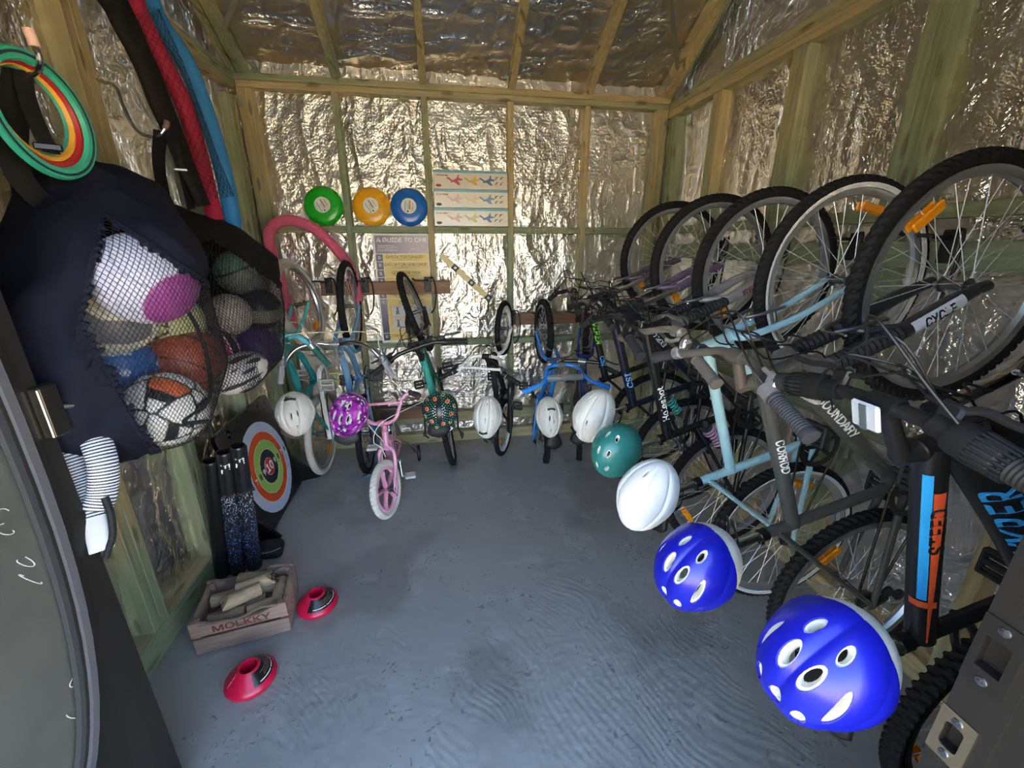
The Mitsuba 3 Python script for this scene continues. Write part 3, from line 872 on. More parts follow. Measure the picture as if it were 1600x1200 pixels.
        for ends, sg in ((pr, 1), (pl, -1)):
            e, d = ends[-1], unit(ends[-1] - ends[-2])
            gl = min(.115 if s.rf > .25 else .09, hw * .5)
            a0 = e - d * gl
            if s.twist:
                prof = [(.0135, 0), (.023, .0), (.025, .008), (.025, .03), (.020, .034)]
                n = 26
                prof += [(.0205 + .0012 * (i % 2) - .003 * i / n, .036 + (gl - .036) * i / n) for i in range(n)] + [(.018, gl), (.0125, gl + .004), (0, gl + .004)]
                tw_ = MB().lathe([(.0145, -.03), (.026, -.03), (.0275, -.02), (.0275, 0), (.0145, 0)], a0, d, 24)
                for q in range(18):
                    a = 2 * PI * q / 18
                    e1 = unit(np.cross(d, sx)); e2 = np.cross(d, e1)
                    tw_.tube([a0 - d * .002 + (e1 * math.cos(a) + e2 * math.sin(a)) * .0255, a0 + d * .045 + (e1 * math.cos(a) + e2 * math.sin(a)) * .0225], .0028, 5)
                b.add('grip_shifter', tw_, BLK, hb, True)
            else:
                n = 30
                prof = [(.012, 0), (.0185, 0), (.0185, .006), (.016, .008)] + [(.0158 + .0011 * (i % 2), .01 + (gl - .018) * i / n) for i in range(n)] + [(.0185, gl - .004), (.0185, gl + .003), (.010, gl + .004), (0, gl + .004)]
            b.add('grip', MB().lathe(prof, a0, d, 20), M(s.gripc, .7), hb, True, smooth=25)
            if s.lever:
                lb = a0 - d * (.045 if s.twist else .02)
                fw_ = unit(nx_ * .8 - sx * .6) if k != 'cruiser' else unit(nx_ * .6 - sx * .8)
                body = MB().lathe([(.0125, -.014), (.019, -.014), (.019, .014), (.0125, .014)], lb, d, 18)
                body.box(lb + fw_ * .024 - d * .004, (.034, .034, .016), np.stack([d, fw_, np.cross(d, fw_)], 1), .005)
                body.tube([lb + fw_ * .03 - d * .018, lb + fw_ * .03 - d * .042], .0055, 10)
                lk_ = b.add('brake_lever', body, BLK if not s.levc else M(s.levc, .35, .8), hb, True)
                blade = spline([lb + fw_ * .032 + d * .004, lb + fw_ * .046 + d * .03, lb + fw_ * .048 + d * .07, lb + fw_ * .056 + d * .105, lb + fw_ * .062 + d * .118], 5)
                b.add('blade', MB().tube(blade, np.linspace(.0068, .0058, len(blade)), 10, flat=.6, up=np.cross(d, fw_)), M(s.levc or '#232325', .35, .7 if s.levc else 0), lk_, True)
                if s.cables:
                    c0 = lb + fw_ * .03 - d * .042
                    tgt = b.h0 + nx_ * .045 + Y * sg * .012 if sg > 0 else b.h1 - sx * .05 - nx_ * .02 - Y * .03
                    cb_ = spline([c0, c0 - d * .06 + fw_ * .02, cl + Y * sg * .05 + nx_ * .085 + sx * .01, (b.h1 + b.h0) / 2 + nx_ * .10 - Y * sg * .03, tgt + nx_ * .04, tgt - sx * .06], 7)
                    b.add('brake_cable', MB().tube(cb_, .0025, 6), M(s.cabc or '#151516', .45), hb, True)
        if s.gears and s.cables:
            for sg, o in ((1, .02), (-1, .05)):
                p0 = pr[-2] if sg > 0 else pl[-2]
                cb_ = spline([p0, p0 - Y * sg * .06 + nx_ * .07, cl - Y * sg * .02 + nx_ * (.11 + o), b.h1 + nx_ * .09 - Y * sg * .06, b.h0 - sx * .05 + nx_ * .02 - Y * sg * .035, (b.dtl[0] * .7 + b.dtl[1] * .3) - Y * sg * .026], 7)
                b.add('gear_cable', MB().tube(cb_, .0024, 6), M(s.cabc or '#151516', .45), hb, True)
        b.pr, b.pl = pr, pl

def smooth01(x):
    x = min(max(x, 0.0), 1.0)
    return x * x * (3 - 2 * x)
for _k, _v in dict(boot=False, fdecal=None, vb=True, gears=False, twist=False, levc=None, cabc=None).items():
    pass
_BD = dict(boot=False, fdecal=None, vb=True, gears=False, twist=False, levc=None, cabc=None)
def bike(*a, **k):
    return Bike(*a, **{**_BD, **k})

GR = 'bikes hung on the right wall'
GB = 'bikes hung on the back wall'
# nearest first along the right wall
r1 = bike('mountain_bike', 'black full suspension mountain bike with blue and orange striped tube, nearest the door post', GR, (2.615, .17, 1.53), 'R', frame='full', fork='susp', fc='#19191b', fkc='#1b1b1d', twist=True, gears=True, spring='#4f8fd0',
          tr=.027, dr=.042, bar='flat', rise=.03, stem=.12, ht=.11, sweep=.03, knob=.007, tw=.056, st=.36, sad=.53, bbd=-.05, ttd=.03, barw=.50, sprp=((-.10, .0, .10), (-.235, 0, -.02)), fl=.475, rimc='#2a2a2c', crownc='#2a2a2c',
          decal=(('HYPER', .056, 'dt', .44, '#2f8fd8', (-.0, -1, .75), 1.0, .25, True),))
r1.stripe('tt', '#2a9ae0', .10, .72, .66, 1.22)
r1.stripe('tt', '#c9502c', .18, .97, (-.12, .45), (.62, .55))
r1.stripe('tt', '#d4552d', .73, .765, .0, 1.7)
r1.decal('STEED', .026, 'tt', .36, '#141414', Raxis((0, 0, 0) + unit(r1.ttl[1] - r1.ttl[0]), .25) @ np.array([0, -1.0, 0]), 1.0, .0, flip=True)
for i, (t_, x_) in enumerate(((.06, 'ALUMINIUM'), (.80, 'SUSPENSION'), (.83, 'SYSTEM'), (.86, 'FRAME'))):
    r1.decal(x_, .010, 'tt', t_, '#d8d8d6', Raxis(unit(r1.ttl[1] - r1.ttl[0]), -.3) @ np.array([0, -1.0, 0]), .5, 0, True) if False else None
b_ = r1
m = MB()
q = b_.clamp + b_.nx * .02 + b_.sx * .0
R_ = np.stack([np.array([0, 1.0, 0]), unit(b_.sx * .2 - b_.nx * .1 + np.array([0, 0, .0]) + np.array([-.5, 0, .0])), np.array([0, 0, 1.0])], 1)
m.box(b_.clamp + b_.sx * .034 + np.array([-.005, .0, 0]), (.050, .010, .052), np.stack([np.array([0, 1.0, 0]), b_.sx, b_.nx], 1), .008)
rk = b_.add('reflector', m, M('#c9d3dd', .2, .3, .8), b_.hbk, True, smooth=False)
m = MB().box(b_.clamp + b_.sx * .040 + np.array([-.005, .0, 0]), (.012, .002, .048), np.stack([np.array([0, 1.0, 0]), b_.sx, b_.nx], 1))
b_.add('band', m, M('#4d565e', .4), rk, True, smooth=False)
r2 = bike('mountain_bike', 'dark grey mountain bike with black bellows fork, second from the door post', GR, (2.615, .57, 1.535), 'R', fork='susp', boot=True, fc='#4a4a46', fkc='#2b2d33', gears=True, tr=.021, dr=.026, fdecal=('CYCLE', '#16171a', .024, '#c9cfda'),
          crownc='#9a9c9e', bar='riser', rise=.0, gripc='#33343a', barc='#55504a', stemc='#5a534b', levc='#c9ccd0', knob=.006, st=.46, sad=.62, ttd=.09, fl=.47, barw=.62, rimc='#a6a9ac', refl=.75,
          decal=(('BOUNDARY', .026, 'dt', .36, '#d9d9d3', -1, 1.0, .2), ('CORROD', .026, 'tt', .48, '#e6e6e2', -1, .8, .2)))
r3 = bike('city_bike', 'pale mint blue bike with whitewall tyre, third from the door post', GR, (2.615, .905, 1.523), 'R', fc='#a9cfd6', fkc='#a4cfe0', fl=.42, ht=.12, tr=.019, dr=.020, tw=.048, knob=.004, whitewall='#d9d8d4',
          barc='#c8bfae', gripc='#5b5650', stemc='#b9b2a6', bar='riser', levc='#4a4b4e', rimc='#c3c5c7', st=.47, sad=.63, ttd=.13, decal=(('Vintage', .022, 'dt', .36, '#33464a', -1, 1.0, .25),), refl=-.2)
r4 = bike('mountain_bike', 'black full suspension bike with pink coil spring and white gothic lettering', GR, (2.6, 1.25, 1.53), 'R', frame='full', fork='susp', boot=True, fc='#141416', fkc='#8e8d90', spring='#d39ab6', gears=True, crownc='#a7a7a9', tr=.023, dr=.024,
          bar='riser', st=.42, sad=.60, knob=.005, decal=(('Holeshot', .03, 'tt', .66, '#e9e7e4', -1, 1.0, 0, True), ('RTECH', .02, 'dt', .4, '#b03a56', -1, 1.0, 0)), gripc='#24242a', rimc='#a7aab0', fdecal=('RTEC', '#8a2d45', .018, None), sprp=((-.06, .0, .21), (-.20, 0, .09)))
r5 = bike('mountain_bike', 'navy bike with blue lettering and teal coil spring, behind the big white helmet', GR, (2.6, 1.62, 1.545), 'R', frame='full', fork='susp', fc='#15182a', fkc='#6d5a78', spring='#4fb3a4', gears=True, tr=.023, dr=.024, bar='flat', st=.42, sad=.60,
          decal=(('CSI', .032, 'tt', .70, '#7fb2e6', -1, 1.1, .2, True), ('EXPLORER', .024, 'dt', .35, '#d6e6ea', -1, 1.0, .2, True)), rimc='#a2a5a9', sprp=((-.06, .0, .21), (-.20, 0, .09)))
r6 = bike('mountain_bike', 'black bike with green lettering, farthest along the right wall', GR, (2.64, 2.08, 1.556), 'R', fork='susp', fc='#15171a', fkc='#5c4a5f', gears=True, tr=.022, dr=.027, bar='riser', rise=.02, st=.44, sad=.60,
          decal=(('VIPER', .036, 'tt', .40, '#7bd23c', -1, 1.0, .2), ('CSI', .03, 'tt', .75, '#5aa6e8', -1, 1.0, 0)), rimc='#a2a5a9')
# back wall, from the left
b1 = bike('cruiser_bike', 'turquoise cruiser bike with whitewall tyres in the left corner', GB, (.31, 2.62, 1.27), 'B', yaw=-.05, steer=.22, wb=.95, rf=.30, rr=.30, fl=.37, ht=.12, fc='#23868a', fkc='#55c7c9', frame='curved', tw=.05, tyrec='#b9b2a7', knob=.001, rimc='#b9bbbd', spokes=36, cs=.41,
          bar='cruiser', barw=.56, barc='#5fc6dc', gripc='#24605a', stemc='#a9abae', levc='#b9bdc2', cabc='#c7c2b4', seatc='#6a5a52', pedc='#c9c3b8', guard='#e3e2de', vb=False, rise=-.01, crank=1.5, st=.34, sad=.48, sa=81, tr=.02, dr=.02, spokec='#b9a69a', refl=3.7)
b2 = bike('cruiser_bike', 'light blue cruiser bike with chrome handlebar and painted fenders', GB, (.62, 2.62, 1.25), 'B', wb=.95, rf=.30, rr=.30, fl=.37, ht=.14, fc='#6f9fc6', fkc='#6f9fc6', frame='curved', tw=.048, knob=.001, bar='cruiser', barw=.58, barc='chrome', gripc='#8f9296', stemc='#a9abae',
          levc='#c3c6c9', cabc='#cfd0c8', vb=False, rise=.0, fend=((True, 2.3, 3.6, '#6fa3c9', .07), (False, 2.4, 4.45, '#7fb0d2', .07)), seatc='#303236', pedc='#3a3c3e', st=.40, sad=.58, sa=80, tr=.02, dr=.02, crank=1.2, refl=False)
b3 = bike('mountain_bike', 'green and blue bike with black flat handlebar, above the floral helmet', GB, (1.06, 2.62, 1.20), 'B', roll=-.17, wb=.92, rf=.29, rr=.29, fl=.36, ht=.12, fc='#2f6d55', fkc='#18191b', ttc='#3f9f8f', bar='flat', barw=.60, knob=.003, fork='susp', gears=True, tr=.021, dr=.028,
          fend=((False, 2.9, 4.6, '#161617', .05),), rimc='#9fa2a6', seatc='#1a1a1b', st=.38, sad=.55, sa=80, rise=.01, refl=False, steer=.16, decal=(('GIANT', .02, 'ht', .5, '#e9eef4', (.1, 0, 1), .8, 0),) if False else ())
b4 = bike('childs_bike', 'small white and black bike with white rims, its front wheel turned', GB, (1.69, 2.70, 1.05), 'B', yaw=-.42, wb=.80, rf=.205, rr=.235, fl=.28, ht=.10, fc='#1b1b1d', fkc='#e4e3e0', tw=.045, knob=.002, rimc='#e8e8e6', bar='bmx', barw=.52, barc='#e2e2e0', gripc='#19191a', stemc='#202022',
          cs=.30, st=.26, sad=.40, guard='#1d1d1f', spokes=20, spokec='#d8d8d8', ttc='#2a2a2c', crank=2.4, ttd=.06)
b5 = bike('bmx_bike', 'bright blue bmx bike with silver crossbar pad', GB, (1.99, 2.68, 1.02), 'B', wb=.90, rf=.245, rr=.245, fl=.32, ht=.12, fc='#2f7fd0', fkc='#2f86e0', tw=.055, knob=.006, bar='bmx', barw=.56, barc='#2f86e0', gripc='#2f86e0', stemc='#8f9194', pad='#c9ccd0', cs=.36, st=.26, sad=.44, rimc='#2a2a2c',
          spokes=28, tr=.018, dr=.018, crank=2.2, ttd=.05, refl=False, lever=False, vb=True)
b6 = bike('childs_bike', 'dark blue bike in the right corner with a pink edged saddle', GB, (2.33, 2.64, 1.04), 'B', yaw=-.40, wb=.88, rf=.25, rr=.25, fl=.32, ht=.12, fc='#1f3fae', fkc='#1c2c86', tw=.055, knob=.006, bar='flat', barw=.46, barc='#24262c', gripc='#33353c', stemc='#8f9194', cs=.36, st=.28, sad=.46, rimc='#3a3b3e',
          spokes=28, crank=2.2, refl=False)
# pink bike standing on the floor
pk = bike('childs_bike', 'pink childs bike with training wheels standing on the floor', None, (.845, 2.0, .185), 'F', yaw=-1.50, wb=.66, rf=.185, rr=.185, fl=.25, ht=.09, fc='#e59bb5', fkc='#e7a2bc', tw=.048, knob=.004, tyrec='#d9d3c6', rimc='#f0b9cc', spokes=0, spokec='#d58fa9', bar='bmx', barw=.40, barc='#eda5c0', gripc='#3a2f2e',
          stemc='#e08ca8', stem=.035, cs=.25, st=.20, sad=.30, levc='#c99a7a', cabc='#e6e2da', pedc='#d9d6cf', seatc='#3a3436', guard='#e9e4df', vb=False, crank=1.9, refl=False, steer=-.40, sweep=.02, ha=69)

for sg in (-1, 1):
    m = MB().tube(spline([pk.ra + np.array([0, sg * .07, 0]), pk.ra + np.array([-.01, sg * .12, -.02]), pk.ra + np.array([-.02, sg * .165, -.10]), pk.ra + np.array([-.02, sg * .18, -.11])], 5), .006, 8)
    ak = pk.add('training_wheel_arm', m, CHROME)
    m = MB().lathe([(0, -.012), (.05, -.012), (.062, -.008), (.062, .008), (.05, .012), (0, .012)], pk.ra + np.array([-.02, sg * .195, -.118]), np.array([0, 1.0, 0]), 28)
    pk.add('training_wheel', m, M('#17181c', .6), ak)
# yellow reflectors on the pedals of the light blue cruiser
for du in (.028, -.028):
    b2.add('reflector', MB().box(b2.bb + np.array([.06 + du, .13, .155]), (.006, .06, .014)), M('#e2d83a', .3, 0, .4), b2.key, smooth=False)

# pink edge of the corner bike's saddle
e_ = [b6.sadp + np.array([-.10, -.066, .008]), b6.sadp + np.array([-.06, -.066, .006]), b6.sadp + np.array([0, -.040, .002]), b6.sadp + np.array([.06, -.020, .0]), b6.sadp + np.array([.095, -.016, .0])]
b6.add('saddle_edge', MB().tube(spline(e_, 6), .008, 8), M('#d878c0', .5), b6.key + '__saddle')

# ------------------------------------------------------------------ helmets hung on the saddles
def helmet(label, c, up, fwd, style, col, L=.275, Wd=.212, Hh=.155, liner='#e9e6dd', group=None, strap=True, cat='helmet', shape='ribbed', strapc='#17171a', vents=None, paint=None, tail=False):
    up = unit(up); fwd = unit(np.asarray(fwd, float) - up * (np.asarray(fwd, float) @ up)); left = np.cross(up, fwd)
    R = np.stack([fwd, left, up], 1)
    tf = lambda v: np.asarray(v) @ R.T + np.asarray(c, float)
    k = thing('bicycle_helmet', label, cat, group)
    m = trimesh.creation.icosphere(5, 1.0)
    v = np.array(m.vertices)
    def shell(v, sc, ribs):
        x, y, z = v.T
        psi = np.arctan2(y, z)
        r = np.ones(len(v))
        if shape == 'ribbed':
            fade = np.clip(1 - x ** 2, 0, 1) ** .5 * np.clip((z + .35) / .6, 0, 1)
            w8 = np.abs(np.sin(psi * 3.5 + PI / 2))
            r = r + ribs * fade * (.035 * np.sqrt(w8) - .02 - .075 * np.exp(-(w8 / .22) ** 2))
            px = np.sign(x) * np.abs(x) ** (1.25)           # pointed ends
        elif shape == 'sport':
            fade = np.clip(1 - x ** 2, 0, 1) ** .5 * np.clip((z + .2) / .5, 0, 1)
            r = r + ribs * fade * (.085 * np.abs(np.sin(psi * 2.5 + .0)) ** .7 - .05)
            px = np.where(x < 0, -np.abs(x) ** 1.12, x)
        elif shape == 'skate':
            fade = np.clip(1 - x ** 2, 0, 1) ** .5 * np.clip((z + .2) / .5, 0, 1)
            r = r + ribs * fade * .018 * np.cos(psi * 5)
            px = x
        else:
            px = x
        o = np.stack([px * L / 2, y * Wd / 2 * (1 - .10 * x), z * Hh * .80], -1) * (r * sc)[:, None]
        return o
    def cut(vv, dz=0.0):
        q = man(trimesh.Trimesh(vv, m.faces, process=False))
        return q.trim_by_plane([-.10, 0, 1.0], -.034 + dz)
    V = vents if vents is not None else []
    def ven(scale):
        es = []
        for (px, py, ln, wd, yaw) in V:
            d = np.array([px, py, math.sqrt(max(.05, 1 - px * px - py * py))])
            pos = d * [L / 2, Wd / 2, Hh * .8]
            e = m3.Manifold.sphere(1.0, 20).scale([ln * scale, wd * scale, .05])
            n_ = unit(d / np.array([L / 2, Wd / 2, Hh * .8])); t_ = np.array([math.cos(yaw), math.sin(yaw), 0]); t_ = unit(t_ - n_ * (t_ @ n_)); b_ = np.cross(n_, t_)
            A4 = np.column_stack([t_, b_, n_, pos])
            es.append(e.transform(A4.tolist()))
        return es
    out = cut(shell(v, 1.0, 1.0)) if not tail or shape != 'sport' else cut(shell(v, 1.0, 1.0)).trim_by_plane([.30, 0, 1.0], -.012); inn = cut(shell(v, .955, 1.0), -.01)
    sh = out - inn
    lo = cut(shell(v, .952, 1.0), -.012 if not tail else -.020); li = cut(shell(v, .80, .0), -.03)
    ln_ = lo - li
    if V:
        sh = sh - m3.Manifold.batch_boolean(ven(1.0), m3.OpType.Add)
        ln_ = ln_ - m3.Manifold.batch_boolean(ven(.72), m3.OpType.Add)
    st_ = tri(sh); sv = np.array(st_.vertices)
    st_.vertices = tf(sv)
    if paint is not None:
        colr = paint(sv / [L / 2, Wd / 2, Hh * .8])
        add('shell', st_, 'vc_gloss', k, True, None, colr)
    else:
        add('shell', st_, M(col, .3 if shape != 'ribbed' else .42, 0, .6 if shape != 'ribbed' else .15), k, smooth=30)
    lt = tri(ln_); lt.vertices = tf(lt.vertices)
    add('liner', lt, M(liner, .6), k, smooth=30)
    if strap:
        for sg in (-1, 1):
            s_ = spline([(.03, sg * Wd * .36, -.02), (.02, sg * Wd * .34, -.07), (.0, sg * Wd * .30, -.12), (-.03, sg * .02, -.165)], 6)
            add('chin_strap', MB().tube(s_, .009, 6, flat=.15, up=(0, 1, 0)).map(tf), M(strapc, .8), k)
        add('buckle', MB().box((-.035, 0, -.168), (.02, .035, .008), None, .003).map(tf), BLK, k, smooth=False)
    return k, tf, (L, Wd, Hh)

def band_on(h, pts, w=.013, colr='#121213'):
    """A flat strip laid over the helmet through directions pts (unit-sphere coordinates)."""
    k, tf, (L, Wd, Hh) = h
    q = [np.array([a, b, math.sqrt(max(.03, 1 - a * a - b * b))]) * [L / 2 * 1.035, Wd / 2 * 1.035, Hh * .8 * 1.035] for a, b in pts]
    p = spline(q, 6)
    add('visor_strap', MB().tube(p, w / 2, 8, flat=.35, up=(0, 0, 1)).map(tf), M(colr, .6), k)

SLITS = [(.05, .0, .032, .0085, 0), (-.05, .34, .030, .008, 0.1), (-.05, -.34, .030, .008, -0.1), (.12, .66, .024, .007, .1), (.12, -.66, .024, .007, -.1), (.60, .20, .020, .008, .25), (.60, -.20, .020, .008, -.25), (.84, 0, .015, .007, 0)]
FEW = [(.10, .14, .026, .006, 0), (.0, -.30, .020, .005, 0), (-.72, .1, .022, .007, 0), (.1, .6, .02, .005, 0)]
GH = 'white ribbed helmets'
def h_white(label, c, up, fwd, vents, band=None, **k):
    h = helmet(label, c, up, fwd, 'w', '#e4e2da', vents=vents, **k)
    if band:
        band_on(h, band)
    return h
# right wall, nearest first
SPORT = [(.58, .0, .024, .013, 0), (.55, .40, .026, .012, .25), (.55, -.40, .026, .012, -.25), (-.12, .22, .036, .013, -.1), (-.12, -.22, .036, .013, .1), (.0, .66, .046, .011, .1), (.0, -.66, .046, .011, -.1), (-.62, .28, .024, .010, -.1), (-.62, -.28, .024, .010, .1), (.86, .16, .014, .011, .2), (.86, -.16, .014, .011, -.2), (.50, .76, .024, .010, .35), (.50, -.76, .024, .010, -.35)]
hb1 = helmet('glossy blue helmet with white edged vents, nearest the door post', (1.935, .115, .87), (-.90, -.26, .30), (-.45, .10, -.88), 's', '#1219a8', shape='sport', vents=SPORT, L=.268, Wd=.208, Hh=.15, tail=True, liner='#e6e3d8')
hb2 = helmet('glossy blue helmet with white rear, behind the nearest one', (1.945, .52, .735), (-.90, -.34, .25), (-.30, .10, -.90), 's', '#1219a8', shape='sport', vents=SPORT, L=.285, Wd=.22, Hh=.16, tail=True, liner='#e6e3d8')
hw3 = helmet('white ribbed helmet with dented shell, on the pale mint bike', (1.955, .86, .755), (-.88, -.30, .28), (-.12, .1, -1), 'w', '#eceef0', vents=FEW[2:3], L=.295, Wd=.20)
hg = helmet('round green helmet with white edged vents in three rows', (1.975, 1.2, .765), (-.80, -.42, .36), (-.1, .0, -1), 'g', '#2f7f78', shape='skate', L=.25, Wd=.205, Hh=.16,
            vents=[(a, b, .020, .009, 0) for a in (-.55, .05, .6) for b in (-.42, 0, .42)])
h_white('large white ribbed helmet between the green helmet and the corner bikes', (2.0, 1.55, .785), (-.90, -.30, .25), (-.05, .1, -1), FEW, ((.55, -.35), (.60, -.1), (.62, .15)), L=.30, Wd=.205)
# back wall
h_white('white ribbed helmet with black band near its top, on the turquoise bike', (.305, 2.2, .65), (.12, -.93, .30), (.05, -.1, -1), SLITS, ((-.62, -.28), (-.66, 0), (-.62, .28)), L=.28, Wd=.225)
def camo(v):
    p = v * 4.6
    n1 = meshkit.noise(p + 3, 4); n2 = meshkit.noise(p * 1.7 + 11, 5)
    c = np.tile(lin('#a32aa8'), (len(v), 1))
    c[n1 > .60] = lin('#5e2170'); c[n2 > .72] = lin('#e9dbe9'); c[(n1 < .28)] = lin('#c95fc2')
    return c
helmet('purple and white camouflage helmet on the light blue cruiser', (.66, 2.03, .69), (-.10, -.92, .40), (-.35, -.35, -.9), 'p', '#a32aa8', shape='sport', L=.27, Wd=.215, liner='#dcd9d6',
       vents=[(.25, 0, .036, .011, 0), (.15, .38, .034, .010, .1), (.15, -.38, .034, .010, -.1), (-.45, .2, .03, .010, 0), (-.45, -.2, .03, .010, 0), (.62, .3, .018, .009, .3), (.62, -.3, .018, .009, -.3), (-.1, .72, .03, .008, 0), (-.1, -.72, .03, .008, 0)], paint=camo)
def dots(v):
    a = np.arctan2(v[:, 1], v[:, 0]); r = np.hypot(v[:, 0], v[:, 1])
    c = np.tile(lin('#1c2421'), (len(v), 1))
    rg = np.round(r * 9) ; n = np.maximum(np.round(rg * 5.2), 6)
    da = np.abs((a * n / (2 * PI)) % 1 - .5)
    on = (np.abs(r * 9 - rg) < .28) & (da < .2)
    pale = (rg < 4)
    c[on & pale] = lin('#e8e4d8'); c[on & ~pale] = lin('#3f9a86')
    for k in range(6):
        t = 2 * PI * k / 6 + .3
        x, y = v[:, 0] - .66 * math.cos(t), v[:, 1] - .66 * math.sin(t)
        d = np.hypot(x, y)
        c[(d < .115)] = lin('#ef7f5f'); c[(d < .05) & (y < 0)] = lin('#1c2421')
        x, y = v[:, 0] - .84 * math.cos(t + .5), v[:, 1] - .84 * math.sin(t + .5)
        q = np.abs(np.hypot(x, y) - .07)
        c[(q < .022) & (x * math.cos(t) > -.05)] = lin('#d9c98a')
    return c
_ico = trimesh.creation.icosphere(6, 1.0)
hf = helmet('black floral helmet with coral flowers and pale dots', (1.19, 2.15, .635), (-.05, -.95, .30), (0, -.2, -1), 'f', '#1c2421', shape='skate', L=.245, Wd=.225, Hh=.16, liner='#e6dfd2', paint=None, vents=None, tail=True)
_k = hf[0]
_v = np.array(_ico.vertices); _s = np.stack([_v[:, 0] * .245 / 2, _v[:, 1] * .225 / 2 * (1 - .1 * _v[:, 0]), _v[:, 2] * .16 * .8], -1) * 1.012
_keep = (_s[:, 2] - .1 * _s[:, 0]) > -.030
_f = _ico.faces[_keep[_ico.faces].all(1)]
add('printed_cover', trimesh.Trimesh(hf[1](_s), _f, process=False), 'vc_gloss', _k, True, None, dots(_v))
add('peak', MB().tube(spline([(.118, -.07, -.03), (.135, -.03, -.025), (.138, .03, -.025), (.118, .07, -.03)], 6), .011, 10, flat=.5).map(hf[1]), M('#efe9db', .5), _k)
h_white('white ribbed helmet with hanging straps, on the small white and black bike', (1.50, 2.2, .545), (-.32, -.90, .30), (-.05, -.1, -1), FEW, ((.62, -.3), (.68, -.05), (.62, .25)), L=.29, Wd=.195)
h_white('white ribbed helmet under the silver crossbar pad', (1.945, 2.27, .485), (.05, -.95, .25), (.0, -.1, -1), SLITS, ((-.45, -.40), (-.48, -.1), (-.42, .12)), L=.295, Wd=.19)

# straps that dangle below three of the back wall helmets
for k_, c_, offs in (('bicycle_helmet_007', (1.19, 2.15, .635), (-.095, .10)), ('bicycle_helmet_008', (1.50, 2.2, .545), (-.02, .025)), ('bicycle_helmet_009', (1.945, 2.27, .485), (-.05, .06))):
    for i, o in enumerate(offs):
        c_ = np.asarray(c_, float)
        p_ = spline([c_ + (o * .95, .07, .02), c_ + (o * 1.08, .03, -.07), c_ + (o * 1.1, .02, -.14), c_ + (o * 1.25 + .01, .03, -.18 - .02 * i), c_ + (o * 1.1 + .02, .03, -.205 - .02 * i)], 6)
        add('dangling_strap', MB().tube(p_, .007, 6, flat=.3), M('#141416', .8), k_)
        add('buckle', MB().box(p_[-8], (.022, .012, .03), None, .004), BLK, k_, smooth=False)

# ------------------------------------------------------------------ balls, bags and hung things on the left
def ball(base, label, cat, c, r, colfn, group, rot=(0, 0, 0), seam=None, sub=5, squash=(1, 1, 1), mat=VC):
    m = trimesh.creation.icosphere(sub, 1.0)
    v = np.array(m.vertices)
    col = np.asarray(colfn(v), float)
    rr = np.ones(len(v))
    if seam is not None:
        rr = rr - .018 * seam(v)
    R = Rz(rot[2]) @ Ry(rot[1]) @ Rx(rot[0])
    P = (v * rr[:, None] * r * np.asarray(squash)) @ R.T + np.asarray(c, float)
    return solo(base, trimesh.Trimesh(P, m.faces, process=False), mat, label, cat, group, True, col)
def flat_col(h):
    return lambda v: np.tile(lin(h), (len(v), 1))
def near_dirs(v, D):
    return v @ np.asarray(D).T
def bb_seam(v):
    x, y, z = v.T
    d = np.minimum(np.abs(z), np.abs(y))
    d = np.minimum(d, np.abs(np.hypot(np.abs(x) - .0, z * .0) * 0 + np.abs(np.abs(y) - .55 - .35 * z * z)))
    return (d < .022).astype(float)
phi = (1 + 5 ** .5) / 2
ICOV = np.array([unit(q) for a in (-1, 1) for b in (-phi, phi) for q in ((0, a, b), (a, b, 0), (b, 0, a))])
DODV = np.array([unit(q) for q in [(a, b, c) for a in (-1, 1) for b in (-1, 1) for c in (-1, 1)] + [s for a in (-1 / phi, 1 / phi) for b in (-phi, phi) for s in ((0, a, b), (a, b, 0), (b, 0, a))]])
def soccer_cells(v):
    s = np.hstack([v @ ICOV.T - .9535 + .0, v @ DODV.T - .9392])
    # planes of a truncated icosahedron: the panel whose plane is cut first
    s = np.hstack([(v @ ICOV.T) / .9393, (v @ DODV.T) / .9149])
    o = np.sort(s, 1)
    return s.argmax(1), o[:, -1] - o[:, -2]
def soccer_col(v):
    i, g = soccer_cells(v)
    c = np.tile(lin('#d9d7d6'), (len(v), 1))
    c[i == 12 + 3] = lin('#d9683c'); c[i == 2] = lin('#d9683c'); c[i == 12 + 11] = lin('#cf5f38'); c[i == 5] = lin('#d98a6a')
    c[g < .026] = lin('#141414')
    return c
GBALL1, GBALL2 = 'balls in the big navy mesh bag', 'balls in the smaller black bag'
ball('netball', 'large white ball with magenta side at the top of the big mesh bag', 'ball', (.500, .845, 1.556), .112, lambda v: np.where(((v @ Rz(-.5).T) @ unit([.86, -.30, -.62]) > .74)[:, None], lin('#94408a'), np.where((np.abs(np.sin(v[:, 0] * 4 + v[:, 2] * 3)) < .06)[:, None], lin('#8f90a8'), lin('#c3c3d8'))), GBALL1, rot=(0, 0, -.5))
ball('volleyball', 'cream white ball with grey panels left of the yellow ball', 'ball', (.330, .945, 1.452), .105, lambda v: np.where(((meshkit.noise(v * 1.6 + 4, 3)) > .56)[:, None], lin('#6e6e74'), lin('#d8d4c4')), GBALL1, rot=(.3, .2, .5))
yb = ball('volleyball', 'pale yellow ball with dark lettering above the basketball', 'ball', (.333, 1.171, 1.394), .105, flat_col('#b9bd8e'), GBALL1)
tm = MB(); text(tm, 'NEO', .042, (0, 0, 0), (0, 0, -1.0), (.75, -.62, 0) if False else (.66, .75, 0), .002)
_n = unit(CAM - np.array([.333, 1.171, 1.394]))
_a = unit(np.cross(_n, (0, .2, 1))); _b = np.cross(_n, _a)
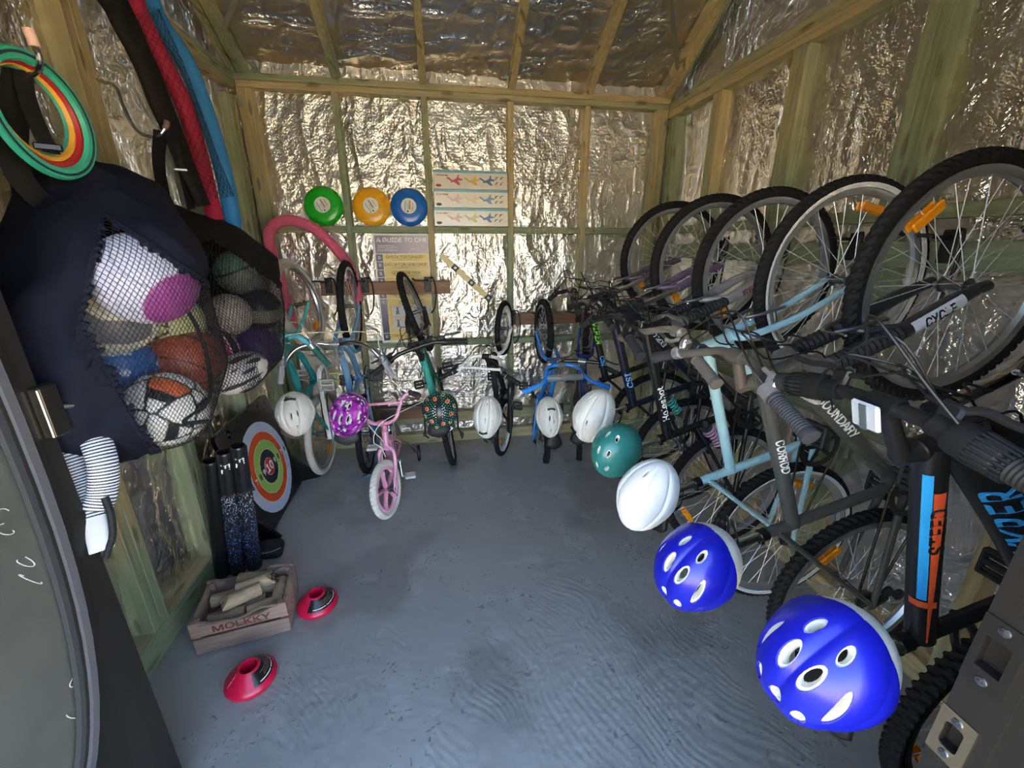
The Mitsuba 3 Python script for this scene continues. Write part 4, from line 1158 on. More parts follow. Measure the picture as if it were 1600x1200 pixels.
def on_ball(mb, c, r):
    def fn(v):
        d = v - np.asarray(c)
        return np.asarray(c) + d / np.linalg.norm(d, axis=1, keepdims=True) * (r + .0012)
    return mb.map(fn)
tm = text(MB(), 'NEO', .045, np.array([.333, 1.171, 1.394]) + _n * .1 - np.array([0, 0, 0]), -_b * 1 if True else _b, _a if False else np.cross(_n, -_b), .001)
for i_ in range(len(tm.v)):
    pass
add('print', on_ball(tm, (.333, 1.171, 1.394), .105), M('#2a2b25', .6), yb, smooth=False)
ball('basketball', 'orange brown basketball with black seams', 'ball', (.372, 1.140, 1.270), .112, lambda v: np.where(bb_seam(v)[:, None] > 0, lin('#2a1a16'), lin('#a24a34')), GBALL1, rot=(.5, .4, .3), seam=bb_seam)
ball('soccer_ball', 'white and orange soccer ball with black panel seams at the bottom of the mesh bag', 'ball', (.417, .915, 1.181), .108, soccer_col, GBALL1, rot=(.2, .5, .1), seam=lambda v: (soccer_cells(v)[1] < .024).astype(float))
ball('ball', 'blue ball between the white ball and the basketball', 'ball', (.265, 1.005, 1.29), .10, lambda v: np.where((meshkit.noise(v * 3 + 9, 3) > .68)[:, None], lin('#bcd2ea'), lin('#2b62ad')), GBALL1)
ball('ball', 'speckled grey pink ball with scribbled pen marks in the smaller bag', 'ball', (.330, 1.595, 1.356), .088, lambda v: np.where((np.abs(np.sin(v[:, 0] * 9 + np.sin(v[:, 1] * 7))) < .07)[:, None] & (v[:, 2] > .55)[:, None], lin('#2b2b2b'), lin('#b8a9a4') * (0.75 + .5 * meshkit.noise(v * 9, 2)[:, None])), GBALL2)
ball('rugby_ball', 'white rugby ball with dark marks at the bottom of the smaller bag', 'rugby ball', (.385, 1.45, 1.135), .078, lambda v: np.where((meshkit.noise(v * np.array([1.5, 4, 4]) + 2, 3) > .66)[:, None], lin('#3a3a48'), lin('#bfb9b8')), GBALL2, rot=(0, -.25, .95), squash=(1.6, 1, 1))
ball('rugby_ball', 'pink and white striped rugby ball right of the basketball', 'rugby ball', (.300, 1.475, 1.245), .068, lambda v: np.where((np.sin(v[:, 0] * 7 + v[:, 2] * 3) > .25)[:, None], lin('#a63a68'), np.where((np.sin(v[:, 0] * 7 + v[:, 2] * 3) > -.3)[:, None], lin('#dcd6d6'), lin('#3a2a40'))), GBALL2, rot=(.3, .35, .9), squash=(1.5, 1, 1))
ball('ball', 'purple ball behind the marked rugby ball', 'ball', (.378, 1.690, 1.185), .098, flat_col('#4b2f72'), GBALL2)
ball('netball', 'dark grey and green ball at the top of the smaller bag', 'ball', (.324, 1.772, 1.520), .098, lambda v: np.where((v[:, 2] > .25)[:, None], lin('#5b7d72'), np.where((v[:, 2] > .16)[:, None], lin('#222524'), lin('#777a78'))), GBALL2, rot=(.2, -.3, 0))
ball('ball', 'navy ball with a wide tan stripe in the smaller bag', 'ball', (.385, 1.775, 1.352), .095, lambda v: np.where((np.abs(v[:, 2]) < .32)[:, None], lin('#8f857c'), lin('#1d2136')), GBALL2, rot=(.25, .2, 0))

def bag(label, pts, planes, cname, netc, spacing, seed, group, cloth, hn=.018, thick=.0009):
    k = thing('ball_bag', label, 'bag', group)
    h = hull(pts, 24).refine_to_length(.022)
    m = tri(h); m = trimesh.Trimesh(m.vertices, m.faces, process=True)
    trimesh.smoothing.filter_taubin(m, iterations=8)
    v = np.array(m.vertices); n = np.array(m.vertex_normals)
    sdv = np.stack([(v - np.asarray(o)) @ unit(q) for o, q in planes], 1).min(1)
    isnet = sdv > -.02
    p = v * np.array([7.0, 7.0, 2.2])
    fold = 1 - np.abs(2 * meshkit.noise(p + seed, seed) - 1)
    v2 = v + n * ((hn * (fold - .6 + .35 * (1 - np.abs(2 * meshkit.noise(p * 2.6 + seed, seed + 1) - 1)) - .2)) * (~isnet) )[:, None]
    rest = trimesh.Trimesh(v2, m.faces, process=False)
    cls = []
    for o, q in planes:
        a_ = rest.slice_plane(np.asarray(o, float), -unit(q))
        if len(a_.faces):
            cls.append(a_)
        rest = rest.slice_plane(np.asarray(o, float), unit(q))
    cl = trimesh.util.concatenate(cls)
    cl.merge_vertices()
    add('cloth', cl, cloth, k, smooth=60)
    nm = rest
    hem = MB()
    ed = nm.edges_sorted[trimesh.grouping.group_rows(nm.edges_sorted, require_count=1)]
    for i_, j_ in ed:
        hem.tube([nm.vertices[i_], nm.vertices[j_]], .006, 5, cap=False)
    add('hem', hem, cloth, k)
    mb = MB()
    V = nm.vertices
    c0 = V.mean(0)
    ax = unit(np.array([.75, -.6, .1])); e1 = unit(np.cross(ax, (0, 0, 1))); e2 = np.cross(e1, ax)
    segs = []
    for d in (unit(e1 * .87 + e2 * .5), unit(e1 * .87 - e2 * .5), ):
        t = V @ d
        for o in np.arange(t.min() + spacing * .5, t.max(), spacing):
            s_ = trimesh.intersections.mesh_plane(nm, d, d * o)
            if len(s_):
                segs.append(np.asarray(s_))
    S = np.vstack(segs)
    a, b = S[:, 0], S[:, 1]
    d = b - a; L_ = np.linalg.norm(d, axis=1); ok = L_ > 1e-5
    a, b, d = a[ok], b[ok], d[ok] / L_[ok][:, None]
    u = np.cross(d, ax); u /= np.maximum(np.linalg.norm(u, axis=1, keepdims=True), 1e-9)
    w_ = np.cross(d, u)
    offs = [u * thick * math.cos(t) + w_ * thick * math.sin(t) for t in (0, 2 * PI / 3, 4 * PI / 3)]
    vv = np.stack([a + o for o in offs] + [b + o for o in offs], 1).reshape(-1, 3)
    base = np.arange(len(a))[:, None] * 6
    f = np.vstack([base + np.array(q) for q in ([0, 1, 4], [0, 4, 3], [1, 2, 5], [1, 5, 4], [2, 0, 3], [2, 3, 5])])
    kk = add('netting', trimesh.Trimesh(vv, f, process=False), M(netc, .8), k, smooth=False)
    labels[kk] = {'kind': 'stuff', 'label': 'fine black netting'}
    return k

# bag outlines: the balls plus the cloth that hangs above and beside them
def b1_net(v):
    x, y, z = v.T
    return x > .2
B1P = [((.500, .845, 1.556), .122), ((.330, .945, 1.452), .115), ((.333, 1.171, 1.394), .115), ((.372, 1.140, 1.270), .122), ((.417, .915, 1.181), .118), ((.265, 1.005, 1.29), .11),
       ((.234, 1.150, 1.825), .05), ((.16, 1.08, 1.78), .04), ((.17, .95, 1.56), .05), ((.26, .79, 1.44), .06), ((.34, .71, 1.25), .06), ((.32, .80, 1.14), .06), ((.30, 1.27, 1.79), .05), ((.36, 1.29, 1.64), .05), ((.39, .80, 1.40), .06)]
bag('large navy drawstring mesh bag full of balls hung on the left wall', B1P, [((.401, .915, 1.714), (-.605, -.349, -.715)), ((.401, .915, 1.714), (.77, .522, -.368)), ((.343, .814, 1.448), (.776, .61, .158)), ((.20, 1.0, 1.4), (1, -.2, 0))], 'cloth', '#0d0d10', .0085, 5, None, 'cloth_navy', hn=.035)
PM('cloth_black', lambda p, n, uv: mix((0.0045, 0.004, 0.004), (0.010, 0.009, 0.009), fbm(p.x * 9, p.y * 9, p.z * 9, octaves=3)), rough=.75, spec=.25)
def b2_net(v):
    x, y, z = v.T
    return (z < 1.60 - .25 * (y - 1.6)) & (x > .18)
B2P = [((.330, 1.595, 1.356), .096), ((.385, 1.45, 1.135), .085), ((.300, 1.475, 1.245), .08), ((.378, 1.690, 1.185), .107), ((.324, 1.772, 1.520), .107), ((.385, 1.775, 1.352), .104), ((.10, 1.83, 1.78), .035), ((.30, 1.90, 1.68), .03), ((.42, 1.90, 1.57), .03), ((.16, 1.62, 1.55), .05), ((.30, 1.55, 1.08), .05), ((.34, 1.36, 1.12), .04), ((.43, 1.80, 1.44), .04)]
bag('smaller black mesh bag of balls hung beside the big navy bag', B2P, [((.296, 1.694, 1.661), (-.605, -.266, -.751)), ((.20, 1.6, 1.3), (1, -.35, 0))], 'cloth', '#0b0b0c', .0105, 9, None, 'cloth_black', hn=.028, thick=.0014)
CB = 'cloth_black'
bg1, bg2 = 'ball_bag', 'ball_bag_001'
def strap(pts, w, parent, mat=CB, name='strap', up=(.8, -.5, .1)):
    return add(name, MB().tube(spline(pts, 8), w / 2, 10, flat=.12, up=up), mat, parent)
strap([(.262, 1.005, 2.066), (.232, .975, 1.937), (.236, .93, 1.80), (.25, 1.0, 1.70)], .055, bg1)
strap([(.262, 1.005, 2.066), (.275, .972, 1.981), (.303, .94, 1.90), (.322, .926, 1.85)], .036, bg1)
add('strap_adjuster', MB().box((.322, .922, 1.862), (.05, .012, .016), Rz(.5), .003), M('#2b2b2d', .3, .6), bg1, smooth=False)
strap([(.200, 1.652, 2.059), (.148, 1.685, 1.941), (.10, 1.76, 1.781)], .050, bg2)
strap([(.216, 1.672, 2.065), (.216, 1.710, 1.924), (.185, 1.779, 1.79)], .040, bg2)
add('strap_adjuster', MB().box((.222, 1.69, 1.93), (.045, .012, .012), Rz(.5), .003), M('#9a9c9e', .3, .8), bg2, smooth=False)
cord = spline([(.50, .93, 1.545), (.49, 1.02, 1.43), (.485, 1.06, 1.33), (.50, 1.02, 1.24), (.53, .93, 1.20), (.50, .845, 1.165), (.53, .90, 1.14)], 9)
add('drawcord', MB().tube(cord, .006, 8), M('#101013', .7), bg1)
add('drawcord', MB().tube(spline([(.47, 1.0, 1.12), (.46, 1.03, 1.07), (.455, 1.04, 1.03)], 6), .005, 8), M('#101013', .7), bg1)
# hooks on the studs that carry the bags
def jhook(label, pts, r, tip):
    k = thing('wall_hook', label, 'hook')
    p = spline(pts, 6)
    add('shank', MB().tube(p, r, 10), CHROME, k)
    add('tip', MB().tube(p[-8:], r + .004, 12), M(tip, .5), k)
jhook('chrome hook on the left wall carrying the smaller ball bag', [(0.0, 1.70, 2.23), (.055, 1.70, 2.212), (.071, 1.69, 2.153), (.098, 1.674, 2.076), (.138, 1.657, 2.043), (.191, 1.647, 2.041), (.220, 1.652, 2.071), (.226, 1.659, 2.094)], .006, '#6b5a58')
jhook('chrome hook with pale pink tip holding the coloured rings', [(0.0, 1.05, 2.05), (.10, 1.03, 2.045), (.22, 1.015, 2.03), (.285, 1.0, 2.035), (.315, .985, 2.055), (.318, .98, 2.09), (.316, .978, 2.118)], .007, '#e3b9ae')
# rings on that hook
for i, (x, ro, ri, colr, lab) in enumerate(((.300, .140, .110, '#35a488', 'largest flat teal ring with dark stripe, outermost on the hook'), (.287, .119, .101, '#a5242c', 'red throwing ring behind the teal ring'), (.277, .111, .092, '#e0a63c', 'yellow throwing ring behind the red ring'), (.268, .103, .088, '#3f9c88', 'small teal ring at the back of the hook'))):
    k = thing('throwing_ring', lab, 'ring')
    ax = unit(np.array([1, -.06, .0])); c = np.array([x, .972 + .004 * i, 1.937 + (.110 - ri) * .55])
    add('band', MB().lathe([(ri, -.006), (ri + .004, .004), (ro - .004, .004), (ro, -.006), ((ri + ro) / 2, -.008)], c, ax, 72, True), M(colr, .4, 0, .3), k)
    if i == 0:
        add('stripe', MB().lathe([(.1245, .0042), (.1245, .0052), (.130, .0052), (.130, .0042)], c, ax, 72, True), M('#20323f', .4), k)

# foam noodles and their net
foam = lambda h: M(h, .85)
def noodle(label, pts, r, h, group='pool noodles'):
    p = spline(pts, 10)
    solo('pool_noodle', MB().tube(p, r, 20), foam(h), label, 'pool noodle', group)
noodle('blue foam noodle hanging in the left corner', [(.162, 1.843, 2.610), (.172, 1.869, 2.501), (.230, 1.899, 2.364), (.262, 1.921, 2.160), (.273, 1.944, 1.947), (.269, 1.948, 1.768), (.266, 1.939, 1.70)], .036, '#2f78b4')
noodle('dark red foam noodle beside the blue one', [(.179, 1.713, 2.549), (.166, 1.753, 2.472), (.183, 1.806, 2.351), (.208, 1.851, 2.211), (.214, 1.881, 2.051), (.218, 1.885, 1.872), (.226, 1.881, 1.75)], .034, '#9c1e3c')
noodle('pink foam noodle bent in an arch beside the green disc', [(.165, 2.86, 1.0), (.12, 2.88, 1.35), (.085, 2.885, 1.64), (.115, 2.88, 1.755), (.24, 2.87, 1.805), (.40, 2.87, 1.745), (.53, 2.88, 1.60), (.60, 2.885, 1.46), (.625, 2.89, 1.25)], .036, '#d0607e', None)
nb = thing('noodle_net', 'long black net bag hanging in front of the red noodle', 'bag')
P_ = spline([(.10, 1.60, 2.62), (.159, 1.608, 2.480), (.164, 1.646, 2.407), (.180, 1.689, 2.289), (.206, 1.709, 2.106), (.231, 1.716, 1.949), (.255, 1.74, 1.80)], 9)
rad = np.linspace(.055, .03, len(P_))
mb = MB().tube(P_, rad, 28, cap=False, flat=.5, up=(.8, -.6, 0))
t_ = mb.tm(); vv = np.array(t_.vertices)
vv += (np.asarray(t_.vertex_normals)) * (.014 * (meshkit.noise(vv * np.array([28, 28, 5]), 4) - .5))[:, None]
add('cloth', trimesh.Trimesh(vv, t_.faces, process=False), CB, nb, smooth=60)
nt = MB()
for s_ in np.linspace(0, 2 * PI, 22, endpoint=False):
    for sg in (1, -1):
        q = []
        for i in range(len(P_)):
            a = s_ + sg * i * .16
            e = np.array([.8, -.6, 0]); d = unit(P_[min(i + 1, len(P_) - 1)] - P_[max(i - 1, 0)]); e = unit(e - d * (e @ d)); f = np.cross(d, e)
            q.append(np.array([.245, 1.80, 2.15]) * 0 + (P_[i] * .45 + (P_[i] + np.array([.03, .12, .06])) * .55) + (e * math.cos(a) * .062 + f * math.sin(a) * .085))
        nt.tube(np.array(q[16:]), .0008, 3, cap=False)
kk = add('netting', nt, M('#0c0c0d', .8), nb, smooth=False); labels[kk] = {'kind': 'stuff', 'label': 'fine black netting'}
hk = thing('wall_hook', 'chrome hook above the black net bag', 'hook')
add('shank', MB().tube(spline([(0, 1.66, 2.66), (.10, 1.66, 2.60), (.16, 1.66, 2.53), (.22, 1.68, 2.50), (.255, 1.72, 2.53)], 6), .007, 10), CHROME, hk)

# target board with its round face, and three black tubes
tb = thing('target_board', 'black archery target board with a round ringed face leaning on the left wall', 'target')
O = np.array([.165, 1.83, .012]); e1 = np.array([0, 1.0, 0]); e2 = unit(np.array([-.135, 0, .70])); en = np.cross(e1, e2)
bp = Polygon([(-.03, 0), (.66, 0), (.66, .70), (-.03, .70)]).buffer(-.035).buffer(.035)
for hx, hy in ((.10, .655), (.50, .67), (.22, .675), (.60, .655)):
    bp = bp.difference(Point(hx, hy).buffer(.024 if hx < .15 else .009))
BT = M('#0b0b0c', .22, 0, .5)
add('board', MB().poly(bp, .022, O - en * .02, e1, e2), BT, tb, smooth=False)
add('foot', MB().poly([(0, 0), (.16, 0), (.02, .22)], .02, O + e1 * .68 - en * .03, en, e2), BT, tb, smooth=False)
add('foot', MB().poly([(0, 0), (.10, 0), (.02, .14)], .02, O + e1 * .02 - en * .02, en, e2), BT, tb, smooth=False)
cc = O + e1 * .335 + e2 * .315
for i, (r0, h) in enumerate(((.288, '#c3cadf'), (.222, '#e0521f'), (.168, '#9fc45c'), (.108, '#20242c'), (.056, '#d9d7d8'), (.052, '#c2203c'))):
    add('ring', MB().poly(Point(0, 0).buffer(r0, 40), .001, cc + en * (.002 + .0011 * i), e1, e2), M(h, .35), tb, smooth=False, label=('pale blue outer ring', 'orange ring', 'green ring', 'black ring', 'white edge of the centre', 'red centre')[i])
for i, (r0) in enumerate((.222, .168, .108)):
    add('ring_line', MB().poly(Point(0, 0).buffer(r0 + .0025, 40).difference(Point(0, 0).buffer(r0, 40)), .0004, cc + en * (.0046 + .0011 * i), e1, e2), WHT, tb, smooth=False)
def tdig(s, u, h, c_):
    add('digit', text(MB(), s, h, cc + en * .0092 + e1 * u - e2 * h / 2, e1, e2), M(c_, .4), tb, smooth=False)
tdig('10', 0, .052, '#f2f0ee')
for sg in (-1, 1):
    tdig('9', sg * .082, .036, '#f2f0ee'); tdig('8', sg * .138, .034, '#1c1f22'); tdig('7', sg * .195, .034, '#f2e6de'); tdig('6', sg * .252, .034, '#20242a')
TBP = PM('print_tube', lambda p, n, uv: mix((.010, .010, .012), mix((.05, .16, .40), (.62, .68, .75), smoothstep(.25, .55, p.z)), smoothstep(.66, .76, noise(p.x * 330, p.y * 330, p.z * 110)) * smoothstep(-.02, .02, .5 - p.z) * smoothstep(.02, .12, p.z)), rough=.3, cc=.5)
for i, (tp, bt, lab) in enumerate((((.145, 1.535, .70), (.035, 1.60, .012), 'plain black tube leaning on the left wall, nearest the crate'), ((.205, 1.545, .735), (.105, 1.605, .012), 'black tube with blue print, in the middle of three'), ((.262, 1.56, .755), (.175, 1.63, .012), 'black tube with blue print, nearest the target face'))):
    k = thing('tube', lab, 'tube', None)
    a, b_ = np.asarray(tp), np.asarray(bt)
    d = unit(a - b_); L_ = np.linalg.norm(a - b_)
    add('body', MB().lathe([(0, 0), (.034, 0), (.036, .004), (.036, L_ - .01), (.03, L_), (.026, L_), (.026, L_ - .06), (0, L_ - .06)], b_, d, 28), M('#121214', .35, 0, .3) if i == 0 else TBP, k)
    if i:
        add('print', tube_text(MB(), 'FL', .034, a, b_, .0362, unit(CAM - a), .10, .0008), M('#e8e8ea', .4), k, smooth=False)
bgk = thing('black_pouch', 'black fabric pouch with pale seams behind the crate', 'pouch')
m = tri(hull([((.16, 1.735, .04), .035), ((.25, 1.76, .035), .035), ((.19, 1.70, .03), .03), ((.265, 1.70, .03), .03), ((.21, 1.735, .07), .02)], 18).refine_to_length(.02))
add('body', m, M('#16181c', .7), bgk, smooth=50)
add('seam', MB().tube(spline([(.15, 1.69, .06), (.20, 1.672, .056), (.25, 1.675, .058), (.29, 1.70, .058)], 6), .0025, 6), M('#7d8088', .6), bgk)

# wooden crate with throwing pins
cr = thing('wooden_crate', 'low wooden slat crate with rope handles holding numbered pins', 'crate')
C0 = np.array([.145, 1.125, 0]); ux = unit(np.array([.352, .062, 0])); uy = np.array([-ux[1], ux[0], 0]); CL, CW, CH = .358, .245, .17
def CP(a, b, c):
    return C0 + ux * a + uy * b + zz * c
RC = np.stack([ux, uy, zz], 1)
for b in (0, CW):
    add('slat', MB().box(CP(CL / 2, b, .045), (CL, .014, .075), RC, .003), 'grey_crate', cr, smooth=False)
    s_ = MB().poly([(0, .098), (CL, .098), (CL, .17), (CL * .93, .17), (CL * .72, .145), (CL * .5, .136), (CL * .28, .145), (CL * .07, .17), (0, .17)], .014, CP(0, b + .007, 0), ux, zz)
    add('slat', s_, 'grey_crate', cr, smooth=False)
for a in (.008, CL - .008):
    for z, h in ((.05, .07), (.125, .07)):
        add('end_slat', MB().box(CP(a, CW / 2, z), (.014, CW - .016, h), RC, .002), 'grey_crate', cr, smooth=False)
    for b in (.016, CW - .016):
        add('corner_post', MB().box(CP(a + (.016 if a < .1 else -.016), b, .085), (.02, .018, .165), RC, .002), 'grey_crate', cr, smooth=False)
for j in range(4):
    add('bottom_slat', MB().box(CP(CL / 2, .03 + j * .062, .012), (CL - .01, .05, .01), RC, .001), 'grey_crate', cr, smooth=False)
add('print', text(MB(), 'MÖLKKY', .030, CP(CL * .52, -.0078, .108), ux, zz, .001, stretch=1.25), M('#5e2f26', .7), cr, smooth=False)
for b in (-.004, CW + .004):
    p = spline([CP(.035, b, .155), CP(.10, b, .150), CP(CL / 2, b - .002, .146), CP(CL - .10, b, .172), CP(CL - .03, b, .165)], 14)
    rp = MB()
    for q in range(3):
        tt = np.arange(len(p)) * .9 + q * 2 * PI / 3
        rp.tube(p + np.stack([np.cos(tt) * uy[0], np.cos(tt) * uy[1], np.sin(tt)], 1) * .0035, .0038, 6)
    add('rope', rp, M('#6f6257', .9), cr)
def pin(a, b, c, yaw, num, lab, tilt=0.0, L_=.15, r=.030, show=1):
    k = thing('throwing_pin', lab, 'pin', None)
    d = unit(ux * math.cos(yaw) + uy * math.sin(yaw) + zz * tilt)
    p = CP(a, b, c) - d * L_ / 2
    m = m3.Manifold.cylinder(L_, r, r, 26)
    m = m.trim_by_plane(unit([-.72, 0, -.72]).tolist(), -L_ * .70)
    m = tri(m)
    sd = unit(np.cross(d, zz)); up_ = np.cross(sd, d)
    R = np.stack([up_, sd, d], 1)
    m.vertices = np.asarray(m.vertices) @ R.T + p
    add('body', m, 'pale_pin', k, smooth=30)
    # numbered slanted face
    n_ = R @ unit([.72, 0, .72]); cpt = p + R @ np.array([r * .15, 0, (L_ * .70) / .7071 * 1.0 - r * .15]) 
    cpt = p + R @ (np.array([0, 0, L_ * .70 / .70710678]) )
    add('number', text(MB(), num, r * 1.15, cpt + n_ * .0006 + (R @ unit([-.72, 0, .72])) * -r * .45, -sd * 1.0 if show > 0 else sd, R @ unit([-.72, 0, .72]), .0008), M('#2a1a14', .7), k, smooth=False)
pin(.215, .155, .172, .18, '10', 'pale pin marked 10 lying on top in the crate', .02)
pin(.17, .095, .168, 3.5, '7', 'pale pin lying front to back of the crate below the pin marked 10', .0, .15, .030)
for i, (a, b, c, y) in enumerate(((.10, .17, .12, .1), (.26, .07, .11, .2), (.11, .07, .105, 3.2), (.25, .19, .11, .05), (.31, .13, .12, 1.57), (.18, .13, .09, .1), (.20, .20, .165, 2.9))):
    k = thing('throwing_pin', 'grey wooden pin buried among others in the crate', 'pin', 'pins in the crate')
    d = unit(ux * math.cos(y) + uy * math.sin(y))
    m = MB().lathe([(0, 0), (.027, 0), (.029, .003), (.029, .135), (.027, .138), (0, .138)], CP(a, b, c) - d * .07, d, 22)
    add('body', m, 'pale_pin', k)

# two red weighted cones
def cone(c, tilt, yaw, lab, H_=.075, Ro=.092):
    k = thing('sports_cone', lab, 'cone', None)
    R = Rz(yaw) @ Rx(tilt)
    tf = lambda v: v @ R.T + np.asarray(c)
    red = M('#c4133a', .32, 0, .3)
    add('body', MB().lathe([(.030, .012), (.030, H_ - .002), (.034, H_), (.040, H_ - .004), (Ro - .012, .034), (Ro - .002, .024), (Ro, .014), (Ro - .004, .003), (Ro - .012, 0), (.034, 0)], (0, 0, 0), (0, 0, 1), 56, True).map(tf), red, k)
    def sec(a0, a1, t0, t1, lift):
        A = np.array([.040, H_ - .004]); B = np.array([Ro - .012, .034])
        nrm = unit(np.array([A[1] - B[1], B[0] - A[0]]))
        G = []
        for t in np.linspace(t0, t1, 5):
            q = A + (B - A) * t + nrm * lift
            G.append([[q[0] * math.cos(a), q[0] * math.sin(a), q[1]] for a in np.linspace(a0, a1, 26)])
        return MB().grid(np.array(G)).map(tf)
    lb = add('label', sec(-1.25, 1.45, .04, .97, .0006), M('#121113', .25, 0, .6), k)
    for i, (a0, a1, t0, t1) in enumerate(((.45, 1.2, .78, .86), (-.95, -.15, .78, .86), (-.1, .4, .78, .86), (-.7, .9, .30, .34), (-.5, .6, .44, .48), (-.6, .7, .58, .62))):
        add('print', sec(a0, a1, t0, t1, .0010), M('#c9c4bd' if i < 3 else '#7d6a5a', .4), lb)
    add('seam_line', sec(-2.72, -2.68, .0, 1.0, .0008), M('#f0b5ad', .4), k)
cone((.415, .975, .002), 0.0, .25, 'red disc cone with black label on the floor nearest the doorway')
cone((.575, 1.315, .002), 0.0, -.6, 'red disc cone with black label right of the wooden crate')

# striped tie on the door handle
STR = PM('stripe_cloth', lambda p, n, uv: mix((.62, .66, .74), (.012, .016, .05), smoothstep(.42, .5, dr.abs(dr.sin(uv.x * 1.0)))), rough=.8)
def striped(name, pts, r, parent, period=.0075, flat=.55):
    p = spline(pts, 14)
    L_ = np.concatenate([[0], np.cumsum(np.linalg.norm(np.diff(p, axis=0), axis=1))])
    # resample evenly, colour the bands per ring
    m_ = int(L_[-1] / (period / 2)); s_ = np.linspace(0, L_[-1], m_ * 2)
    q = np.stack([np.interp(s_, L_, p[:, i]) for i in range(3)], 1)
    mb = MB().tube(q, r, 18, cap=False, flat=flat, up=(.75, -.6, .2))
    ring = np.repeat(np.arange(len(q)), 18)
    c = np.where(((ring // 2) % 2 == 0)[:, None], lin('#1c2030'), lin('#c9ced8'))
    return add(name, mb, VC, parent, True, None, c)
sc_ = thing('striped_tie', 'navy and white striped cloth loop with a white end on the door handle', 'cloth loop')
striped('loop', [(.295, .71, 1.272), (.322, .742, 1.262), (.365, .72, 1.215), (.393, .69, 1.136), (.385, .672, 1.06), (.372, .655, 1.02)], .030, sc_)
striped('tail', [(.300, .72, 1.195), (.318, .705, 1.15), (.336, .69, 1.09), (.355, .67, 1.04), (.366, .652, 1.0)], .027, sc_)
add('white_end', MB().tube(spline([(.362, .652, 1.012), (.371, .64, .975), (.381, .622, .925)], 6), .024, 16, flat=.4, up=(.75, -.6, .2)), M('#c3c6cc', .8), sc_)
add('cord', MB().tube(spline([(.395, .66, 1.05), (.402, .65, 1.0), (.398, .64, .95), (.392, .625, .925), (.386, .618, .905)], 6), .008, 8), M('#0f1016', .8), sc_)

# ------------------------------------------------------------------ rails, hooks and things on the back wall
def hook(parent, c, out, side, drop=.28):
    """One bike hook: plate, hook arm through the wheel and a curved tyre guard."""
    c = np.asarray(c, float); out = unit(out); side = unit(side)
    up = zz
    R = np.stack([out, side, up], 1)
    k = add('hook', MB().box(c + out * .004 + side * .055, (.008, .05, .11), R, .003), BLK, parent)
    add('arm', MB().tube(spline([c + side * .055 + up * .03, c + out * .06 + side * .055 + up * .03, c + out * .085 + side * .045 + up * .035, c + out * .088 - side * .035 + up * .04, c + out * .088 - side * .05 + up * .055], 6), .0065, 10), BLK, k)
    add('tyre_guard', MB().tube(spline([c + side * .06 + up * .05, c + out * .02 + side * .10 + up * .045, c + out * .035 + side * .115 - up * .06, c + out * .03 + side * .10 - up * .17, c + out * .012 + side * .07 - up * .22], 8), .005, 8), BLK, k)
def rail(label, c, size, mat, hooks, out, side):
    k = solo('bike_rail', MB().box(c, size, None, .003), mat, label, 'rail', None, False)
    for h in hooks:
        hook(k, h, out, side)
rail('upper brown rail on the back wall with three bike hooks', (.83, 2.977, 1.335), (.95, .045, .095), 'brown_rail', [(.36, 2.954, 1.36), (.62, 2.954, 1.36), (1.08, 2.954, 1.36)], -yy, xx)
rail('brown rail on the back wall at the right corner', (2.12, 2.977, 1.07), (.72, .045, .09), 'brown_rail', [(1.74, 2.954, 1.09), (1.99, 2.954, 1.09), (2.30, 2.954, 1.09)], -yy, xx)
rail('short brown rail low on the back wall behind the pink bike', (.86, 2.977, .30), (.60, .045, .095), 'brown_rail', [], -yy, xx)
rail('pale green timber rail along the right wall with black bike hooks', (2.975, 1.42, 1.605), (.05, 2.76, .095), 'pine_y', [(2.95, y, 1.635) for y in (.17, .57, .905, 1.25, 1.62, 2.08)], -xx, -yy)

# CPR poster, partly behind the rail
NAVY, YEL, PALE = M('#55506a', .4), M('#d9bd6a', .45), M('#d8d6d2', .45)
cp = thing('poster', 'tall guide to CPR poster with yellow bands behind the upper rail', 'poster')
PX0, PX1, PZ0, PZ1 = .755, 1.158, .905, 1.725
YP = 2.9985
Pt = lambda x, z, d=0: np.array([x, YP - .004 - d, z])
def rect(x0, x1, z0, z1, mat, parent, name, d):
    return add(name, MB().box(((x0 + x1) / 2, YP - .004 - d, (z0 + z1) / 2), (x1 - x0, .0008, z1 - z0)), mat, parent, smooth=False)
add('sheet', MB().box(((PX0 + PX1) / 2, YP - .002, (PZ0 + PZ1) / 2), (PX1 - PX0, .003, PZ1 - PZ0)), PALE, cp, smooth=False)
PM('poster_fade', lambda p, n, uv: mix((.20, .17, .24), (.42, .36, .42), smoothstep(.78, 1.1, p.x)), rough=.4)
hd_ = rect(PX0 + .012, PX1 - .006, 1.585, 1.713, 'poster_fade', cp, 'header', .0)
def ptx(s, h, x, z, c_, parent, center=False, st=1.0, d=.001, bold=True):
    add('lettering', text(MB(), s, h, Pt(x, z, d), xx, zz, .0005, bold, center, stretch=st), M(c_, .5), parent, smooth=False)
ptx('A GUIDE TO CPR', .030, PX0 + .025, 1.667, '#ece8ea', hd_, st=1.08)
for i, w_ in enumerate((.13, .15, .12, .14)):
    rect(PX0 + .03, PX0 + .03 + w_, 1.640 - i * .012, 1.644 - i * .012, M('#cfc8cf', .5), hd_, 'text_line', .0012)
rect(PX1 - .14, PX1 - .065, 1.617, 1.620, M('#cfc8cf', .5), hd_, 'text_line', .0012)
